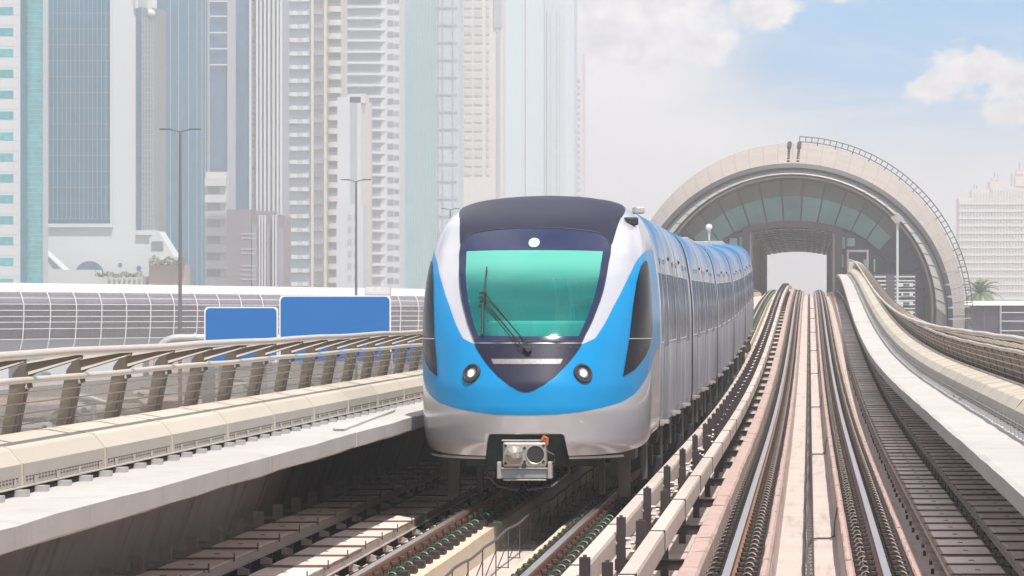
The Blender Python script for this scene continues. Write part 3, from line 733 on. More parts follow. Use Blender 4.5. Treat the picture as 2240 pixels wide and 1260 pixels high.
tl = [(.0, 3.108), (.2, 3.106), (.3969, 3.098), (.38, 2.95), (.366, 2.81), (.3496, 2.682), (.328, 2.52), (.3016, 2.367), (.275, 2.22), (.2441, 2.078), (.0, 2.074)]
inner_ = tl + mir(tl[1:-1])                      # closed loop of the glass, starting top centre
outer_ = fr + mir(fr)
CH = [(0, 3.168)] + ce + [(0, 3.862)]
cap = patch('roof_fairing', [CH, mir(CH)], .008, 'train_navy', cab, .025, .025)
keyh = outer_ + [outer_[0]] + [(x + (.0005 if i == 0 else 0), h) for i, (x, h) in enumerate([inner_[0]] + inner_[::-1])]
# ring = two half rings meeting on the centre line
def half(pts): return pts
R1 = [(0, 3.395)] + fr + [(0, 2.013)] + [(0, 2.074)] + tl[1:-1][::-1] + [(0, 3.108)]
ringf = patch('windscreen_frame', [R1, mir(R1)], .012, 'train_navy_glass', cab, .04, .05)
full = outer_; dens_ = []
for i in range(len(full)):
    a, b = full[i], full[(i + 1) % len(full)]
    for k in range(4): t, h = a[0] + (b[0] - a[0]) * k / 4, a[1] + (b[1] - a[1]) * k / 4; dens_.append(SN(t, h) + SNn(t, h) * .014)
rubber = M(); rubber.tube(dens_ + [dens_[0]], .008, 6); rubber.build('seal', 'rubber', cab, smooth=True)
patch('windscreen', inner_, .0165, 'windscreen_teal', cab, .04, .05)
patch('destination_lamp', [(.021 * math.cos(a) - .002, 3.203 + .058 * math.sin(a)) for a in [2 * math.pi * k / 24 for k in range(24)]], .0175, 'glass_cyan', cab)
# cut the opening behind the glass out of shell, band and fairing
def inside(t, h, poly):
    c = False; n = len(poly); j = n - 1
    for i in range(n):
        if (poly[i][1] > h) != (poly[j][1] > h) and t < (poly[j][0] - poly[i][0]) * (h - poly[i][1]) / (poly[j][1] - poly[i][1]) + poly[i][0]: c = not c
        j = i
    return c
grid_ = {}
hole = [(t * 1.035, 2.59 + (h - 2.59) * 1.03) for t, h in inner_]
hp = [SN(t, h) for t, h in hole]; hole_xz = [(p.x, p.z) for p in hp]
for ob in (sh, cap):
    bm = bmesh.new(); bm.from_mesh(ob.data); off = Vector(ORG[ob.name]); kill = []
    for f in bm.faces:
        c = f.calc_center_median() + off
        if c.y < 48.2 and inside(c.x, c.z, hole_xz): kill.append(f)
    bmesh.ops.delete(bm, geom=kill, context='FACES'); bm.to_mesh(ob.data); bm.free()
# cab interior seen dimly through the tinted glass
q = M(); q.b2(TL - 1.15, TL + 1.15, 49.6, 49.75, ZR + 1.5, ZR + 3.4, 0)
q.b2(TL + .42, TL + 1.0, 49.55, 49.6, ZR + 2.55, ZR + 2.72, 1); q.b2(TL + .42, TL + 1.0, 49.55, 49.6, ZR + 2.30, ZR + 2.42, 1); q.b2(TL + .42, TL + 1.0, 49.55, 49.6, ZR + 2.85, ZR + 2.92, 1)  # pale rows added in place of a building's reflection in the glass
q.build('cab_bulkhead', ['cab_trim', 'cab_pale'], cab)
q = M(); q.prism([(TL + .62 * math.cos(R(a)), 47.4 - .9 * math.sin(R(a))) for a in range(0, 181, 15)], 'z', ZR + 2.0, ZR + 2.26); q.build('console', 'cab_pale', cab, bevel=.03)
for x in (.16, .34): q = M(); q.tube([(TL + x, 48.2, ZR + 1.6), (TL + x + .02, 48.25, ZR + 2.5), (TL + x - .03, 48.3, ZR + 2.85)], .017, 8); q.build('grab_pole', 'cab_pale', cab, smooth=True)
for x in (-.55, .6):
    q = M(); q.b2(TL + x - .24, TL + x + .24, 48.6, 49.1, ZR + 1.6, ZR + 1.75); q.b2(TL + x - .24, TL + x + .24, 49.0, 49.15, ZR + 1.7, ZR + 2.5); q.build('seat', 'bracket_dark', cab, bevel=.05)
vp = [(.264, 1.991), (.2516, 1.932), (.1925, 1.765), (.16, 1.69), (.1255, 1.609), (.0652, 1.502), (.0295, 1.449), (.01, 1.428), (0, 1.422)]
patch('nose_panel', [(0, 1.992)] + vp + mir(vp[:-1]), .0125, 'train_navy', cab, .04, .05)
patch('light_strip', [(.1625, 1.806), (.1492, 1.745), (-.1492, 1.745), (-.1625, 1.806)], .018, 'led_strip', cab, .04, .05)
q = M()
for t in (-.235, -.16, .02, .14, .2, .235): p = SN(t, 1.945); n = SNn(t, 1.945); q.tube([p + n * .012, p + n * .019], .011, 8)
for i in range(len(vp) - 1):
    pass
q.build('bolt', 'rubber', cab)
for sg in (1, -1):
    sw = [(.9174, 3.006), (.84, 2.985), (.7731, 2.929), (.73, 2.84), (.6949, 2.741), (.665, 2.6), (.6395, 2.439), (.62, 2.25), (.6085, 2.069), (.5808, 1.849), (.5514, 1.593), (.6601, 1.671), (.7965, 1.826), (.9012, 1.96), (1.0, 2.14), (1.02, 2.3), (1.02, 2.743), (.98, 2.95)]
    if sg < 0: sw = mir(sw)
    patch('side_window', sw, .012, 'side_glass', cab, .05, .07)
    q = M(); pts = [SN(sg * t, 2.045) + SNn(sg * t, 2.045) * .015 for t in rng(.6, 1.0, .05)]; q.tube(pts, .006, 4); q.build('window_bar', 'grey_metal', cab)
    # headlights: deep ring, dark bowl, bright lamp
    t0, h0 = sg * .276, 1.637; p = SN(t0, h0); n = SNn(t0, h0)
    hl = empty('headlight_mount', tuple(p)); 
    a1 = n.cross(Vector((0, 0, 1))).normalized(); a2 = a1.cross(n)
    def disc(mm, prof, mi, seg=28):
        vs = []; fs = []
        for r, d in prof:
            for k in range(seg): a = 2 * math.pi * k / seg; vs.append(p + a1 * (r * math.cos(a)) + a2 * (r * math.sin(a)) + n * d)
        for i in range(len(prof) - 1):
            for k in range(seg): fs.append([i * seg + k, i * seg + (k + 1) % seg, (i + 1) * seg + (k + 1) % seg, (i + 1) * seg + k])
        mm.add(vs, fs, mi)
    bpy.data.objects.remove(hl)
    q = M(); disc(q, [(.122, -.01), (.122, .02), (.112, .032), (.098, .032), (.09, .022)], 0); disc(q, [(.09, .022), (.088, .010), (.05, .007), (.0, .006)], 1)
    disc(q, [(.066, .0115), (.06, .02), (.036, .0165)], 2); disc(q, [(.037, .0185), (.025, .022), (.0, .024)], 3)
    q.build('headlight', ['rubber', 'car_glass', 'lamp_rim', 'lamp_on'], cab, smooth=True)
# bottom metal lips
q = M()
for a, b in ((-.82, -.215), (.215, .62)):
    pts = [SN(t, .655) + Vector((0, .02, -.02)) for t in rng(a, b, .04)]; q.tube(pts, .016, 6)
q.build('lip', 'grey_metal', cab)
# camera pods at roof corners
p = SN(.78, 3.50)
q = M(); q.box((p.x - .02, p.y - .06, p.z + .0), (.16, .2, .1), 0, rz=.3); p2_ = SN(1.2, 3.62); q.box((p2_.x + .05, p2_.y, p2_.z + .05), (.12, .22, .09), 1, rz=.3)
q.build('roof_camera', ['rubber', 'grey_metal'], cab, bevel=.02)
# wiper: parked upright blade with twin arms
def onw(t, h, o): return SN(t, h) + SNn(t, h) * o
q = M()
ax, bx = -.235, .01
q.tube([onw(-.212, 2.075, .05), onw(-.222, 2.45, .05), onw(-.226, 2.88, .05)], [.011, .013, .007], 6)
q.tube([onw(-.21, 2.08, .028), onw(-.226, 2.86, .028)], .006, 4)
q.box(tuple(onw(-.226, 2.56, .055)), (.09, .03, .03)); q.box(tuple(onw(-.222, 2.46, .055)), (.08, .03, .03))
q.tube([onw(-.216, 2.555, .065), onw(.008, 1.925, .06)], .006, 6)
q.tube([onw(-.22, 2.49, .065), onw(-.01, 1.91, .06)], .006, 6)
q.tube([onw(-.215, 2.44, .055), onw(-.022, 1.90, .05)], .005, 6)
q.tube([onw(.005, 1.90, .0), onw(.005, 1.90, .07)], .035, 12); q.tube([onw(-.012, 1.93, .05), onw(.012, 1.89, .05)], .03, 8)
q.build('wiper', 'wiper', cab)
# coupler
cx, cy = TL, 45.42
q = M()
def Z(h): return ZR + h
q.b2(cx - .275, cx + .245, cy - .02, cy + .16, Z(.535), Z(.835), 0)
q.build('coupler_plate', 'coupler_metal', cab, bevel=.03)
q = M(); q.tube([(cx - .135, cy - .022, Z(.685)), (cx - .135, cy - .12, Z(.69)), (cx - .12, cy - .20, Z(.68))], [.108, .085, .035], 9); q.box((cx - .085, cy - .16, Z(.685)), (.045, .12, .07))
q.build('coupler_cone', 'coupler_metal', cab)
q = M(); q.tube([(cx + .115, cy - .025, Z(.685)), (cx + .115, cy - .018, Z(.685))], .105, 26, 0); q.build('coupler_socket', 'rubber', cab)
q = M()
for k in range(26):
    a, b = 2 * math.pi * k / 26, 2 * math.pi * (k + 1) / 26
    q.tube([(cx + .115 + .11 * math.cos(a), cy - .028, Z(.685) + .11 * math.sin(a)), (cx + .115 + .11 * math.cos(b), cy - .028, Z(.685) + .11 * math.sin(b))], .008, 5, 0)
for x, h in ((-.24, .79), (-.24, .58), (-.015, .76), (-.015, .6), (.21, .79), (.21, .6)): q.tube([(cx + x, cy - .02, Z(h)), (cx + x, cy - .035, Z(h))], .018, 8, 1)
q.tube([(cx - .02, cy - .02, Z(.555)), (cx - .02, cy - .05, Z(.555))], .03, 10, 1)
q.build('coupler_fitting', ['coupler_metal', 'rubber'], cab)
q = M(); q.b2(cx - .30, cx + .27, cy + .0, cy + .2, Z(.40), Z(.515), 0); q.b2(cx - .34, cx - .29, cy - .04, cy + .18, Z(.40), Z(.60), 1); q.b2(cx + .26, cx + .31, cy - .04, cy + .18, Z(.40), Z(.60), 1)
q.b2(cx - .3, cx + .27, cy - .03, cy + .02, Z(.515), Z(.53), 1); q.b2(cx - .27, cx + .24, cy + .0, cy + .1, Z(.375), Z(.392), 1)
q.b2(cx - .29, cx + .26, cy, cy + .12, Z(.84), Z(.86), 1)
q.build('electric_coupler', ['coupler_grey', 'coupler_metal'], cab, bevel=.008)
q = M(); q.tube([(cx + .19, cy + .0, Z(.85)), (cx + .22, cy, Z(.90)), (cx + .25, cy, Z(.88)), (cx + .245, cy, Z(.80))], .022, 8); q.build('handle', 'orange', cab, smooth=True)
q = M(); q.tube([(cx + .25, cy + .02, Z(.72)), (cx + .33, cy, Z(.68)), (cx + .34, cy, Z(.60)), (cx + .29, cy, Z(.56))], .014, 6); q.tube([(cx - .55, cy + .5, Z(.8)), (cx - .5, cy + .4, Z(.45)), (cx - .35, cy + .25, Z(.3)), (cx - .1, cy + .2, Z(.26))], .02, 6)
q.tube([(cx + .5, cy + .5, Z(.8)), (cx + .48, cy + .4, Z(.45)), (cx + .3, cy + .25, Z(.3)), (cx, cy + .2, Z(.26))], .02, 6); q.tube([(cx, cy + .1, Z(.68)), (cx, cy + 3.0, Z(.62))], .11, 10)
q.build('hose', 'rubber', cab)
# dark bulkhead behind the notch and beneath the nose
q = M(); q.b2(cx - 1.15, cx + 1.15, 46.6, 49.8, Z(.70), Z(1.1), 0); q.b2(cx - .8, cx + .8, 46.5, 46.6, Z(.5), Z(.95), 0)
q.b2(cx - 1.0, cx + 1.0, 49.8, 50.1, Z(.95), Z(3.0), 0)
q.build('bulkhead', 'train_under', cab)

# --- carriages
JOINTS = [50.2, 64.1, 81.9, 99.7, 117.5, 135.2]
def lin(a, b, za, zb):
    return lambda D: za + (zb - za) * (D - a) / (b - a)
hb = [.87, 1.0, 1.3, 2.3, 2.6, 2.85, 3.07, 3.25, 3.4, 3.52, 3.62, 3.7, 3.76, 3.8, 3.83, 3.85, 3.865]
def wd_(h): return float(np.interp(h, *TW))
side = [(wd_(h), h) for h in hb]
BODY = [(x, h) for x, h in side[:-1]] + [(0, 3.868)] + [(-x, h) for x, h in reversed(side[:-1])]
winr = random.Random(4)
for ci in range(5):
    a, b = JOINTS[ci] + (.0 if ci == 0 else .4), JOINTS[ci + 1] - .4
    zf = lin(a, b, PZ(a), PZ(b)); car = empty('carriage', (TL, a, PZ(a))); car.parent = train; car.location = tuple((TL - ORG[train.name][0], a - ORG[train.name][1], PZ(a) - ORG[train.name][2]))
    Xo = lambda d: TL
    # object coordinates: z measured from the rail so the shoulder film sits level
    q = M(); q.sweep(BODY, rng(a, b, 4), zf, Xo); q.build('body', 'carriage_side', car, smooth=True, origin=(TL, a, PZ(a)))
    L = b - a
    doors = [a + L * f for f in ((.2, .5, .8) if ci else (.17, .52, .86))]
    for sg in (1, -1):
        def plate(nm, d0, d1, h0, h1, off, mt, mi2=None):
            w0, w1 = wd_(h0), wd_(h1); q = M(); n = 4; hs = [h0 + (h1 - h0) * k / n for k in range(n + 1)]
            vs = []
            for d in (d0, d1):
                for o in (off, -.02):
                    for h in hs: vs.append((TL + sg * (wd_(h) + o), d, zf(d) + h))
            m_ = n + 1; fs = []
            for k in range(n):
                fs += [(k, k + 1, 2 * m_ + k + 1, 2 * m_ + k)]
            fs += [(0, m_, 3 * m_, 2 * m_), (n, m_ + n, 3 * m_ + n, 2 * m_ + n)]
            for base in (0, 2 * m_): fs += [tuple(base + k for k in range(m_)) + tuple(base + m_ + k for k in reversed(range(m_)))]
            q.add(vs, fs); return q.build(nm, mt, car)
        # window glass between doors
        edges = [a + .35] + [x for dd in doors for x in (dd - .85, dd + .85)] + [b - .35]
        for k in range(0, len(edges), 2):
            if edges[k + 1] - edges[k] > .8:
                e0, e1 = edges[k] + .12, edges[k + 1] - .12
                plate('window', e0, e1, 1.98, 2.88, .003, 'carriage_window')
                q = M(); 
                for hh in (1.96, 2.89):
                    q.tube([(TL + sg * (wd_(hh)), e0 - .04, zf(e0) + hh), (TL + sg * (wd_(hh)), e1 + .04, zf(e1) + hh)], .008, 4)
                for d in [e0 - .03] + rng(e0, e1, 1.1)[1:-1] + [e1 + .03]:
                    q.tube([(TL + sg * wd_(1.97), d, zf(d) + 1.97), (TL + sg * wd_(2.45), d, zf(d) + 2.45), (TL + sg * wd_(2.88), d, zf(d) + 2.88)], .006, 4)
                q.build('window_frame', 'grey_metal', car)
        for dd in doors:
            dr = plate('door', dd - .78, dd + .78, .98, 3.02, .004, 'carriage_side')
            plate('door_glass', dd - .62, dd - .08, 1.9, 2.88, .007, 'carriage_window'); plate('door_glass', dd + .08, dd + .62, 1.9, 2.88, .007, 'carriage_window')
            q = M()
            for d in (dd - .80, dd, dd + .80): q.tube([(TL + sg * (wd_(h) + .001), d, zf(d) + h) for h in (.95, 1.6, 2.3, 2.8, 3.05)], .0065, 4)
            q.b2(TL + sg * (wd_(3.06)), TL + sg * (wd_(3.06) + .016), dd - .9, dd - .55, zf(dd) + 3.03, zf(dd) + 3.09)
            q.b2(TL + sg * (wd_(3.06)), TL + sg * (wd_(3.06) + .016), dd + .55, dd + .9, zf(dd) + 3.03, zf(dd) + 3.09)
            q.build('door_seal', 'seal_grey', car)
        # fold out steps
        q = M()
        for d in [a + .5 + k * L / 3 for k in range(3)] if ci == 0 else [a + .4 + k * (L - .4) / 3 for k in range(3)]:
            q.b2(TL + sg * 1.39, TL + sg * 1.50, d - .2, d + .3, zf(d) + .90, zf(d) + .94); q.b2(TL + sg * 1.39, TL + sg * 1.43, d - .12, d + .2, zf(d) + .87, zf(d) + .9)
        q.build('step', 'steel_bright', car)
        q = M()
        for d in [a + L * .36, a + L * .68]: q.sphere((TL + sg * wd_(3.12), d, zf(d) + 3.12), .03, n=8, m=6)
        q.build('indicator', 'bracket_dark', car)
    if ci: q = M(); q.sweep([(x * 1.001, h) for x, h in BODY], [a - .05, a - .004], zf, Xo); q.build('end_wall', 'rubber', car)
    q = M(); q.sweep([(x * 1.001, h) for x, h in BODY], [b + .004, b + .05], zf, Xo); q.build('end_wall', 'rubber', car)
    q = M(); q.sweep([(x * .86, h if h < 3 else 3 + (h - 3) * .8) for x, h in BODY], [b - .1, JOINTS[ci + 1] + .55], zf, Xo); q.build('gangway', 'rubber', car)
    # roof units
    for f in (.5,):
        if ci < 2: continue
        d = a + L * f; q = M(); q.b2(TL - .55, TL + .55, d - 2.0, d + 2.0, zf(d) + 3.75, zf(d) + 3.92, 0)
        for k in range(8): q.b2(TL - .45, TL + .45, d - 1.8 + k * .5, d - 1.6 + k * .5, zf(d) + 3.92, zf(d) + 3.94, 1)
        q.build('roof_unit', ['grey_metal', 'bracket_dark'], car, bevel=.03)
    # underframe
    q = M(); q.b2(TL - 1.25, TL + 1.25, a + .3, b - .2, zf((a + b) / 2) + .78, zf((a + b) / 2) + .93); q.build('underframe', 'train_under', car)
    d = a + 4.6
    while d < b - 4.6:
        q = M()
        w = winr.uniform(.5, 1.6); e = min(d + w, b - 4.4)
        for sg in (1, -1):
            x1 = winr.uniform(1.15, 1.36); q.b2(TL + sg * .5, TL + sg * x1, d, e, zf(d) + winr.uniform(.25, .5), zf(d) + .85, winr.choice((0, 0, 1)))
            for k in range(3): y_ = winr.uniform(d, e); q.tube([(TL + sg * x1, y_, zf(d) + .83), (TL + sg * x1, y_, zf(d) + winr.uniform(.2, .5))], winr.uniform(.012, .04), 6, winr.choice((0, 1)))
        q.build('equipment_box', ['train_under', 'train_under_box'], car)
        d = e + winr.uniform(.1, .35)
    for bc in (a + 2.3, b - 2.3):
        q = M(); z0 = zf(bc)
        for sg in (1, -1):
            q.b2(TL + sg * 1.0, TL + sg * 1.18, bc - 1.5, bc + 1.5, z0 + .38, z0 + .62); q.tube([(TL + sg * 1.1, bc - .3, z0 + .7), (TL + sg * 1.1, bc + .3, z0 + .7)], .2, 10)
            q.b2(TL + sg * 1.1, TL + sg * 1.34, bc - .16, bc + .1, z0 + .12, z0 + .4); q.b2(TL + sg * 1.2, TL + sg * 1.3, bc + .5, bc + 1.3, z0 + .2, z0 + .8)
            for e in (-.95, .95): q.b2(TL + sg * .95, TL + sg * 1.25, bc + e - .17, bc + e + .17, z0 + .3, z0 + .58)
        q.b2(TL - 1.0, TL + 1.0, bc - .35, bc + .35, z0 + .4, z0 + .65); q.build('bogie', 'train_under', car, bevel=.02)
        for e in (-.95, .95):
            q = M()
            for sg in (1, -1): q.tube([(TL + sg * .70, bc + e, z0 + .425), (TL + sg * .83, bc + e, z0 + .425)], .425, 22)
            q.tube([(TL - .75, bc + e, z0 + .425), (TL + .75, bc + e, z0 + .425)], .08, 8)
            q.build('wheel', 'train_under_box', car)
# sand pipes and life guards hanging at the nose
for sg in (1, -1):
    q = M(); q.b2(TL + sg * .98, TL + sg * 1.13, 47.6, 47.75, ZR + .08, ZR + .75); q.b2(TL + sg * .72, TL + sg * .8, 47.9, 48.05, ZR + .1, ZR + .7); q.b2(TL + sg * .9, TL + sg * 1.2, 47.5, 48.3, ZR + .55, ZR + .68)
    q.b2(TL + sg * 1.22, TL + sg * 1.3, 48.5, 48.7, ZR + .25, ZR + .85)
    q.build('life_guard', 'train_under_box', cab, bevel=.01)
# ================================================================== station
SD = 323.0; SXC, SZC = -1.45, CZ - .5
st = empty('metro_station', (SXC, SD + 60, 0), 'metro station hall with a beige arched shell and glazed end the tracks run into', 'station')
def RS(D): return 13.5 + 3.2 * math.sin(math.pi * min(max((D - SD) / 133, 0), 1)) ** .85
def vs_(D): return .945 + .055 * min(max((D - SD - 1) / 34, 0), 1)
def ap(Rr, th, D, dz=0): return (SXC + Rr * math.cos(th), D, SZC + dz + Rr * vs_(D) * math.sin(th))
TH = [R(-22 + 224 * k / 90) for k in range(91)]
# shell
m = M(); DS = [SD + 133 * k / 24 for k in range(25)]
vs = []; fs = []
for D in DS:
    for t in TH: vs.append(ap(RS(D), t, D))
for D in DS:
    for t in TH: vs.append(ap(RS(D) - .45, t, D))
n = len(TH); T = len(DS) * n
for i in range(len(DS) - 1):
    for k in range(n - 1):
        fs.append([i * n + k, i * n + k + 1, (i + 1) * n + k + 1, (i + 1) * n + k]); fs.append([T + i * n + k, T + i * n + k + 1, T + (i + 1) * n + k + 1, T + (i + 1) * n + k])
m.add(vs, fs)
m.build('shell_roof', 'shell_beige', st, smooth=True)
m = M()
for k in range(1, 44):
    t = R(-20 + 5 * k)
    if t > R(200): break
    m.tube([ap(RS(D) + .0, t + (.0 if i % 2 else .0), D) for i, D in enumerate(DS)], .045, 4)
for D in DS[1::2]: m.tube([ap(RS(D), t, D) for t in TH], .03, 4)
m.build('shell_joint', 'shell_seam', st)
def ringband(name, R0, z0, D0, R1, z1, D1, matn, th=TH, sm=True):
    m = M(); vs = [ap(R0, t, D0, z0) for t in th] + [ap(R1, t, D1, z1) for t in th]; n = len(th)
    m.add(vs, [[k, k + 1, n + k + 1, n + k] for k in range(n - 1)]); return m.build(name, matn, st, smooth=sm)
ringband('rim_edge', 13.55, 0, SD - .05, 13.2, -.05, SD - .35, 'rim_dark')
ringband('rim_edge', 13.2, -.05, SD - .35, 13.05, -.08, SD + .1, 'rim_dark')
ringband('rim_panel', 13.05, -.08, SD + .1, 12.15, .40, SD - .25, 'rim_white')
m = M()
for k in range(45):
    t = R(-20 + 5 * k); a = Vector(ap(13.06, t, SD + .06, -.08)); b = Vector(ap(12.15, t, SD - .29, .40)); m.tube([a, b], .045, 4)
m.build('rim_panel_joint', 'bld_grey', st)
ringband('rim_inner', 12.15, .40, SD - .25, 12.05, .42, SD + 1.0, 'rim_dark')
ringband('rim_soffit', 12.05, .42, SD + 1.0, 11.85, .5, SD + 1.2, 'rim_grey')
ringband('rim_soffit', 11.85, .5, SD + 1.2, 11.4, .72, SD + 5.2, 'rim_grey')
ringband('rim_beam', 11.95, .46, SD + .9, 11.75, .52, SD + .9, 'rim_white')
# glazed end wall: radial panes between the lower beam and the rim
GD = SD + 4.6
low = [(1380, 700), (1415, 668), (1450, 640), (1500, 596), (1540, 560), (1580, 528), (1612, 508), (1640, 499), (1690, 491), (1735, 488), (1780, 491), (1830, 499), (1862, 508), (1895, 528), (1935, 562), (1975, 598), (2030, 650), (2060, 690)]
LOW = [(xpx(x, GD), zpx(y, GD)) for x, y in low]
def lowz(x): return float(np.interp(x, [p[0] for p in LOW], [p[1] for p in LOW]))
def rad_hit(th):   # where a mullion of direction th meets the lower beam (rays fan from a point below the beam)
    c = (SXC, SZC - 2.5); d = (math.cos(th), math.sin(th)); r = 2.0
    while r < 16:
        x, z = c[0] + d[0] * r, c[1] + d[1] * r
        if z > lowz(x): return x, z
        r += .05
    return None
def outer(x0, z0, th):
    r = 0; d = (math.cos(th), math.sin(th))
    while r < 20:
        x, z = x0 + d[0] * r, z0 + d[1] * r
        if math.hypot(x - SXC, (z - SZC - .72) / .945) > 11.5: return x, z
        r += .03
    return x, z
NP = 21; ths = [R(8 + 164 * k / NP) for k in range(NP + 1)]; rows = []
for t in ths:
    h = rad_hit(t)
    rows.append((h, outer(h[0], h[1], t)) if h else None)
for i in range(NP):
    if not rows[i] or not rows[i + 1]: continue
    (a, b), (c_, d_) = rows[i], rows[i + 1]
    mid = lambda p, q_, f: (p[0] + (q_[0] - p[0]) * f, p[1] + (q_[1] - p[1]) * f)
    f0 = .62; m1, m2 = mid(a, b, f0), mid(c_, d_, f0); cen = 5 <= i <= 15
    for (A_, B_, C_, D_), mt in (((a, m1, m2, c_), 'glass_station' if cen else 'glass_dark'), ((m1, b, d_, m2), 'glass_olive' if cen else 'glass_dark')):
        P4 = (A_, B_, C_, D_); q = M(); q.add([(p[0], GD, p[1]) for p in P4] + [(p[0], GD + .05, p[1]) for p in P4], [(0, 1, 2, 3), (7, 6, 5, 4), (0, 4, 5, 1), (1, 5, 6, 2), (2, 6, 7, 3), (3, 7, 4, 0)])
        q.build('glass_pane', mt, st)
for r_ in rows:
    if not r_: continue
    (a, b) = r_; q = M(); q.tube([(a[0], GD - .06, a[1]), (b[0], GD - .06, b[1])], .07, 6); q.build('mullion', 'rim_dark', st)
m = M()
for (x0, z0), (x1, z1) in zip(LOW[:-1], LOW[1:]): m.tube([(x0, GD - .1, z0), (x1, GD - .1, z1)], .14, 6)
m.build('end_beam', 'rim_dark', st)
# vertical glass wall below the beam
WD = GD + .5
m = M()
xs = [-14.0, -12.6] + [SXC - 10.3 + k * 1.9 for k in range(0, 3)] + [SXC - 4.1]
def vpan(x0, x1, matn, zb_=None):
    q = M(); z0, z1 = lowz(x0) - .05, lowz(x1) - .05; zb0 = CZ - 4.5
    q.add([(x0, WD, zb0), (x1, WD, zb0), (x1, WD, z1), (x0, WD, z0), (x0, WD + .06, zb0), (x1, WD + .06, zb0), (x1, WD + .06, z1), (x0, WD + .06, z0)], [(0, 1, 2, 3), (7, 6, 5, 4), (0, 4, 5, 1), (1, 5, 6, 2), (2, 6, 7, 3), (3, 7, 4, 0)])
    return q.build('glass_pane', matn, st)
left = [SXC - 11.2, SXC - 9.6, SXC - 8.2, SXC - 6.8, SXC - 5.5, SXC - 4.6, SXC - 3.75]
right = [SXC + 3.75, SXC + 4.6, SXC + 5.5, SXC + 6.8, SXC + 8.2, SXC + 9.6, SXC + 11.2]
for L_ in (left, right):
    for a, b in zip(L_[:-1], L_[1:]): vpan(a, b, 'glass_dark')
    for x in L_: q = M(); q.b2(x - .06, x + .06, WD - .1, WD - .01, CZ - 4.5, lowz(x)); q.build('mullion', 'rim_dark', st)
# pale lit panes beside the portal
q = M(); rr = random.Random(5)
for sg in (-1, 1):
    for (x0, x1, z0, z1) in ((3.85, 4.5, 5.2, 6.2), (3.85, 4.4, 3.6, 4.7), (4.7, 5.35, 5.4, 6.1), (3.9, 4.25, 2.3, 3.0), (6.1, 6.35, 3.6, 4.3), (6.0, 6.2, 2.4, 2.9), (6.95, 7.1, 3.2, 4.3)):
        q.b2(SXC + sg * x0, SXC + sg * x1, WD - .045, WD - .015, CZ + z0, CZ + z1)
q.build('lit_pane', 'glass_cyan', st)
for sg in (-1, 1):
    q = M(); x0, x1 = SXC + sg * 4.75, SXC + sg * 6.45
    q.b2(x0 - .09, x0 + .09, WD - .25, WD - .02, CZ + 1.6, CZ + 4.9); q.b2(x1 - .09, x1 + .09, WD - .25, WD - .02, CZ + 1.6, CZ + 4.9); q.b2(min(x0, x1) - .09, max(x0, x1) + .09, WD - .27, WD - .02, CZ + 4.9, CZ + 5.1)
    q.build('door_frame', 'tunnel_panel', st)
# portal frame and tunnel
T0, T1 = SD + 3.4, SD + 132
hw = 3.62
def roofz(x): return CZ + 7.0 - .42 * (x / hw) ** 2
for sg in (-1, 1): q = M(); q.b2(SXC + sg * hw, SXC + sg * (hw + .62), T0, T0 + 1.2, CZ - 3, CZ + 6.9); q.build('portal_column', 'rim_dark', st)
q = M(); pts = [(SXC + x, roofz(x)) for x in np.linspace(-hw - .6, hw + .6, 13)]
q.prism([(a, b) for a, b in pts] + [(a, b + .55) for a, b in reversed(pts)], 'y', T0 - .1, T0 + 1.2); q.build('portal_lintel', 'rim_dark', st)
for sg in (-1, 1):
    q = M(); q.b2(SXC + sg * hw, SXC + sg * (hw + .5), T0 + 1.2, T1, CZ - 3, CZ + 6.75, 0)
    for k in range(26):
        y = T0 + 3 + k * 5; q.b2(SXC + sg * (hw - .1), SXC + sg * (hw + .02), y, y + .3, CZ + 1.5, CZ + 6.6, 1)
    for zz in (CZ + 3.7, CZ + 5.6): q.b2(SXC + sg * (hw - .07), SXC + sg * (hw + .01), T0 + 1.2, T1, zz, zz + .12, 1)
    q.build('tunnel_wall', ['station_dark', 'tunnel_panel'], st)
q = M(); xs = np.linspace(-hw, hw, 13)
vs = [(SXC + x, d, roofz(x) - .1 - .05 * 0) for d in (T0 + 1.2, T1) for x in xs] + [(SXC + x, d, roofz(x) + .2) for d in (T0 + 1.2, T1) for x in xs]
n = 13; fs = [[k, k + 1, n + k + 1, n + k] for k in range(n - 1)] + [[2 * n + k, 2 * n + k + 1, 3 * n + k + 1, 3 * n + k] for k in range(n - 1)]
q.add(vs, fs, 0)
for x in np.linspace(-hw, hw, 7)[1:-1]: q.b2(SXC + x - .05, SXC + x + .05, T0 + 1.2, T1, roofz(x) - .17, roofz(x) - .09, 1)
for k in range(13):
    y = T0 + 4 + k * 10
    for a, b in zip(xs[:-1], xs[1:]): q.b2(SXC + a, SXC + b, y, y + .5, roofz((a + b) / 2) - .22, roofz((a + b) / 2) - .09, 1)
q.build('tunnel_ceiling', ['tunnel_panel', 'rim_dark'], st)
# platforms inside, station base below
q = M(); q.b2(SXC - 12, SXC - hw - .5, SD + 6, SD + 130, 0, CZ + 1.6, 0); q.b2(SXC + hw + .5, SXC + 12, SD + 6, SD + 130, 0, CZ + 1.6, 0); q.build('base', 'station_dark', st)
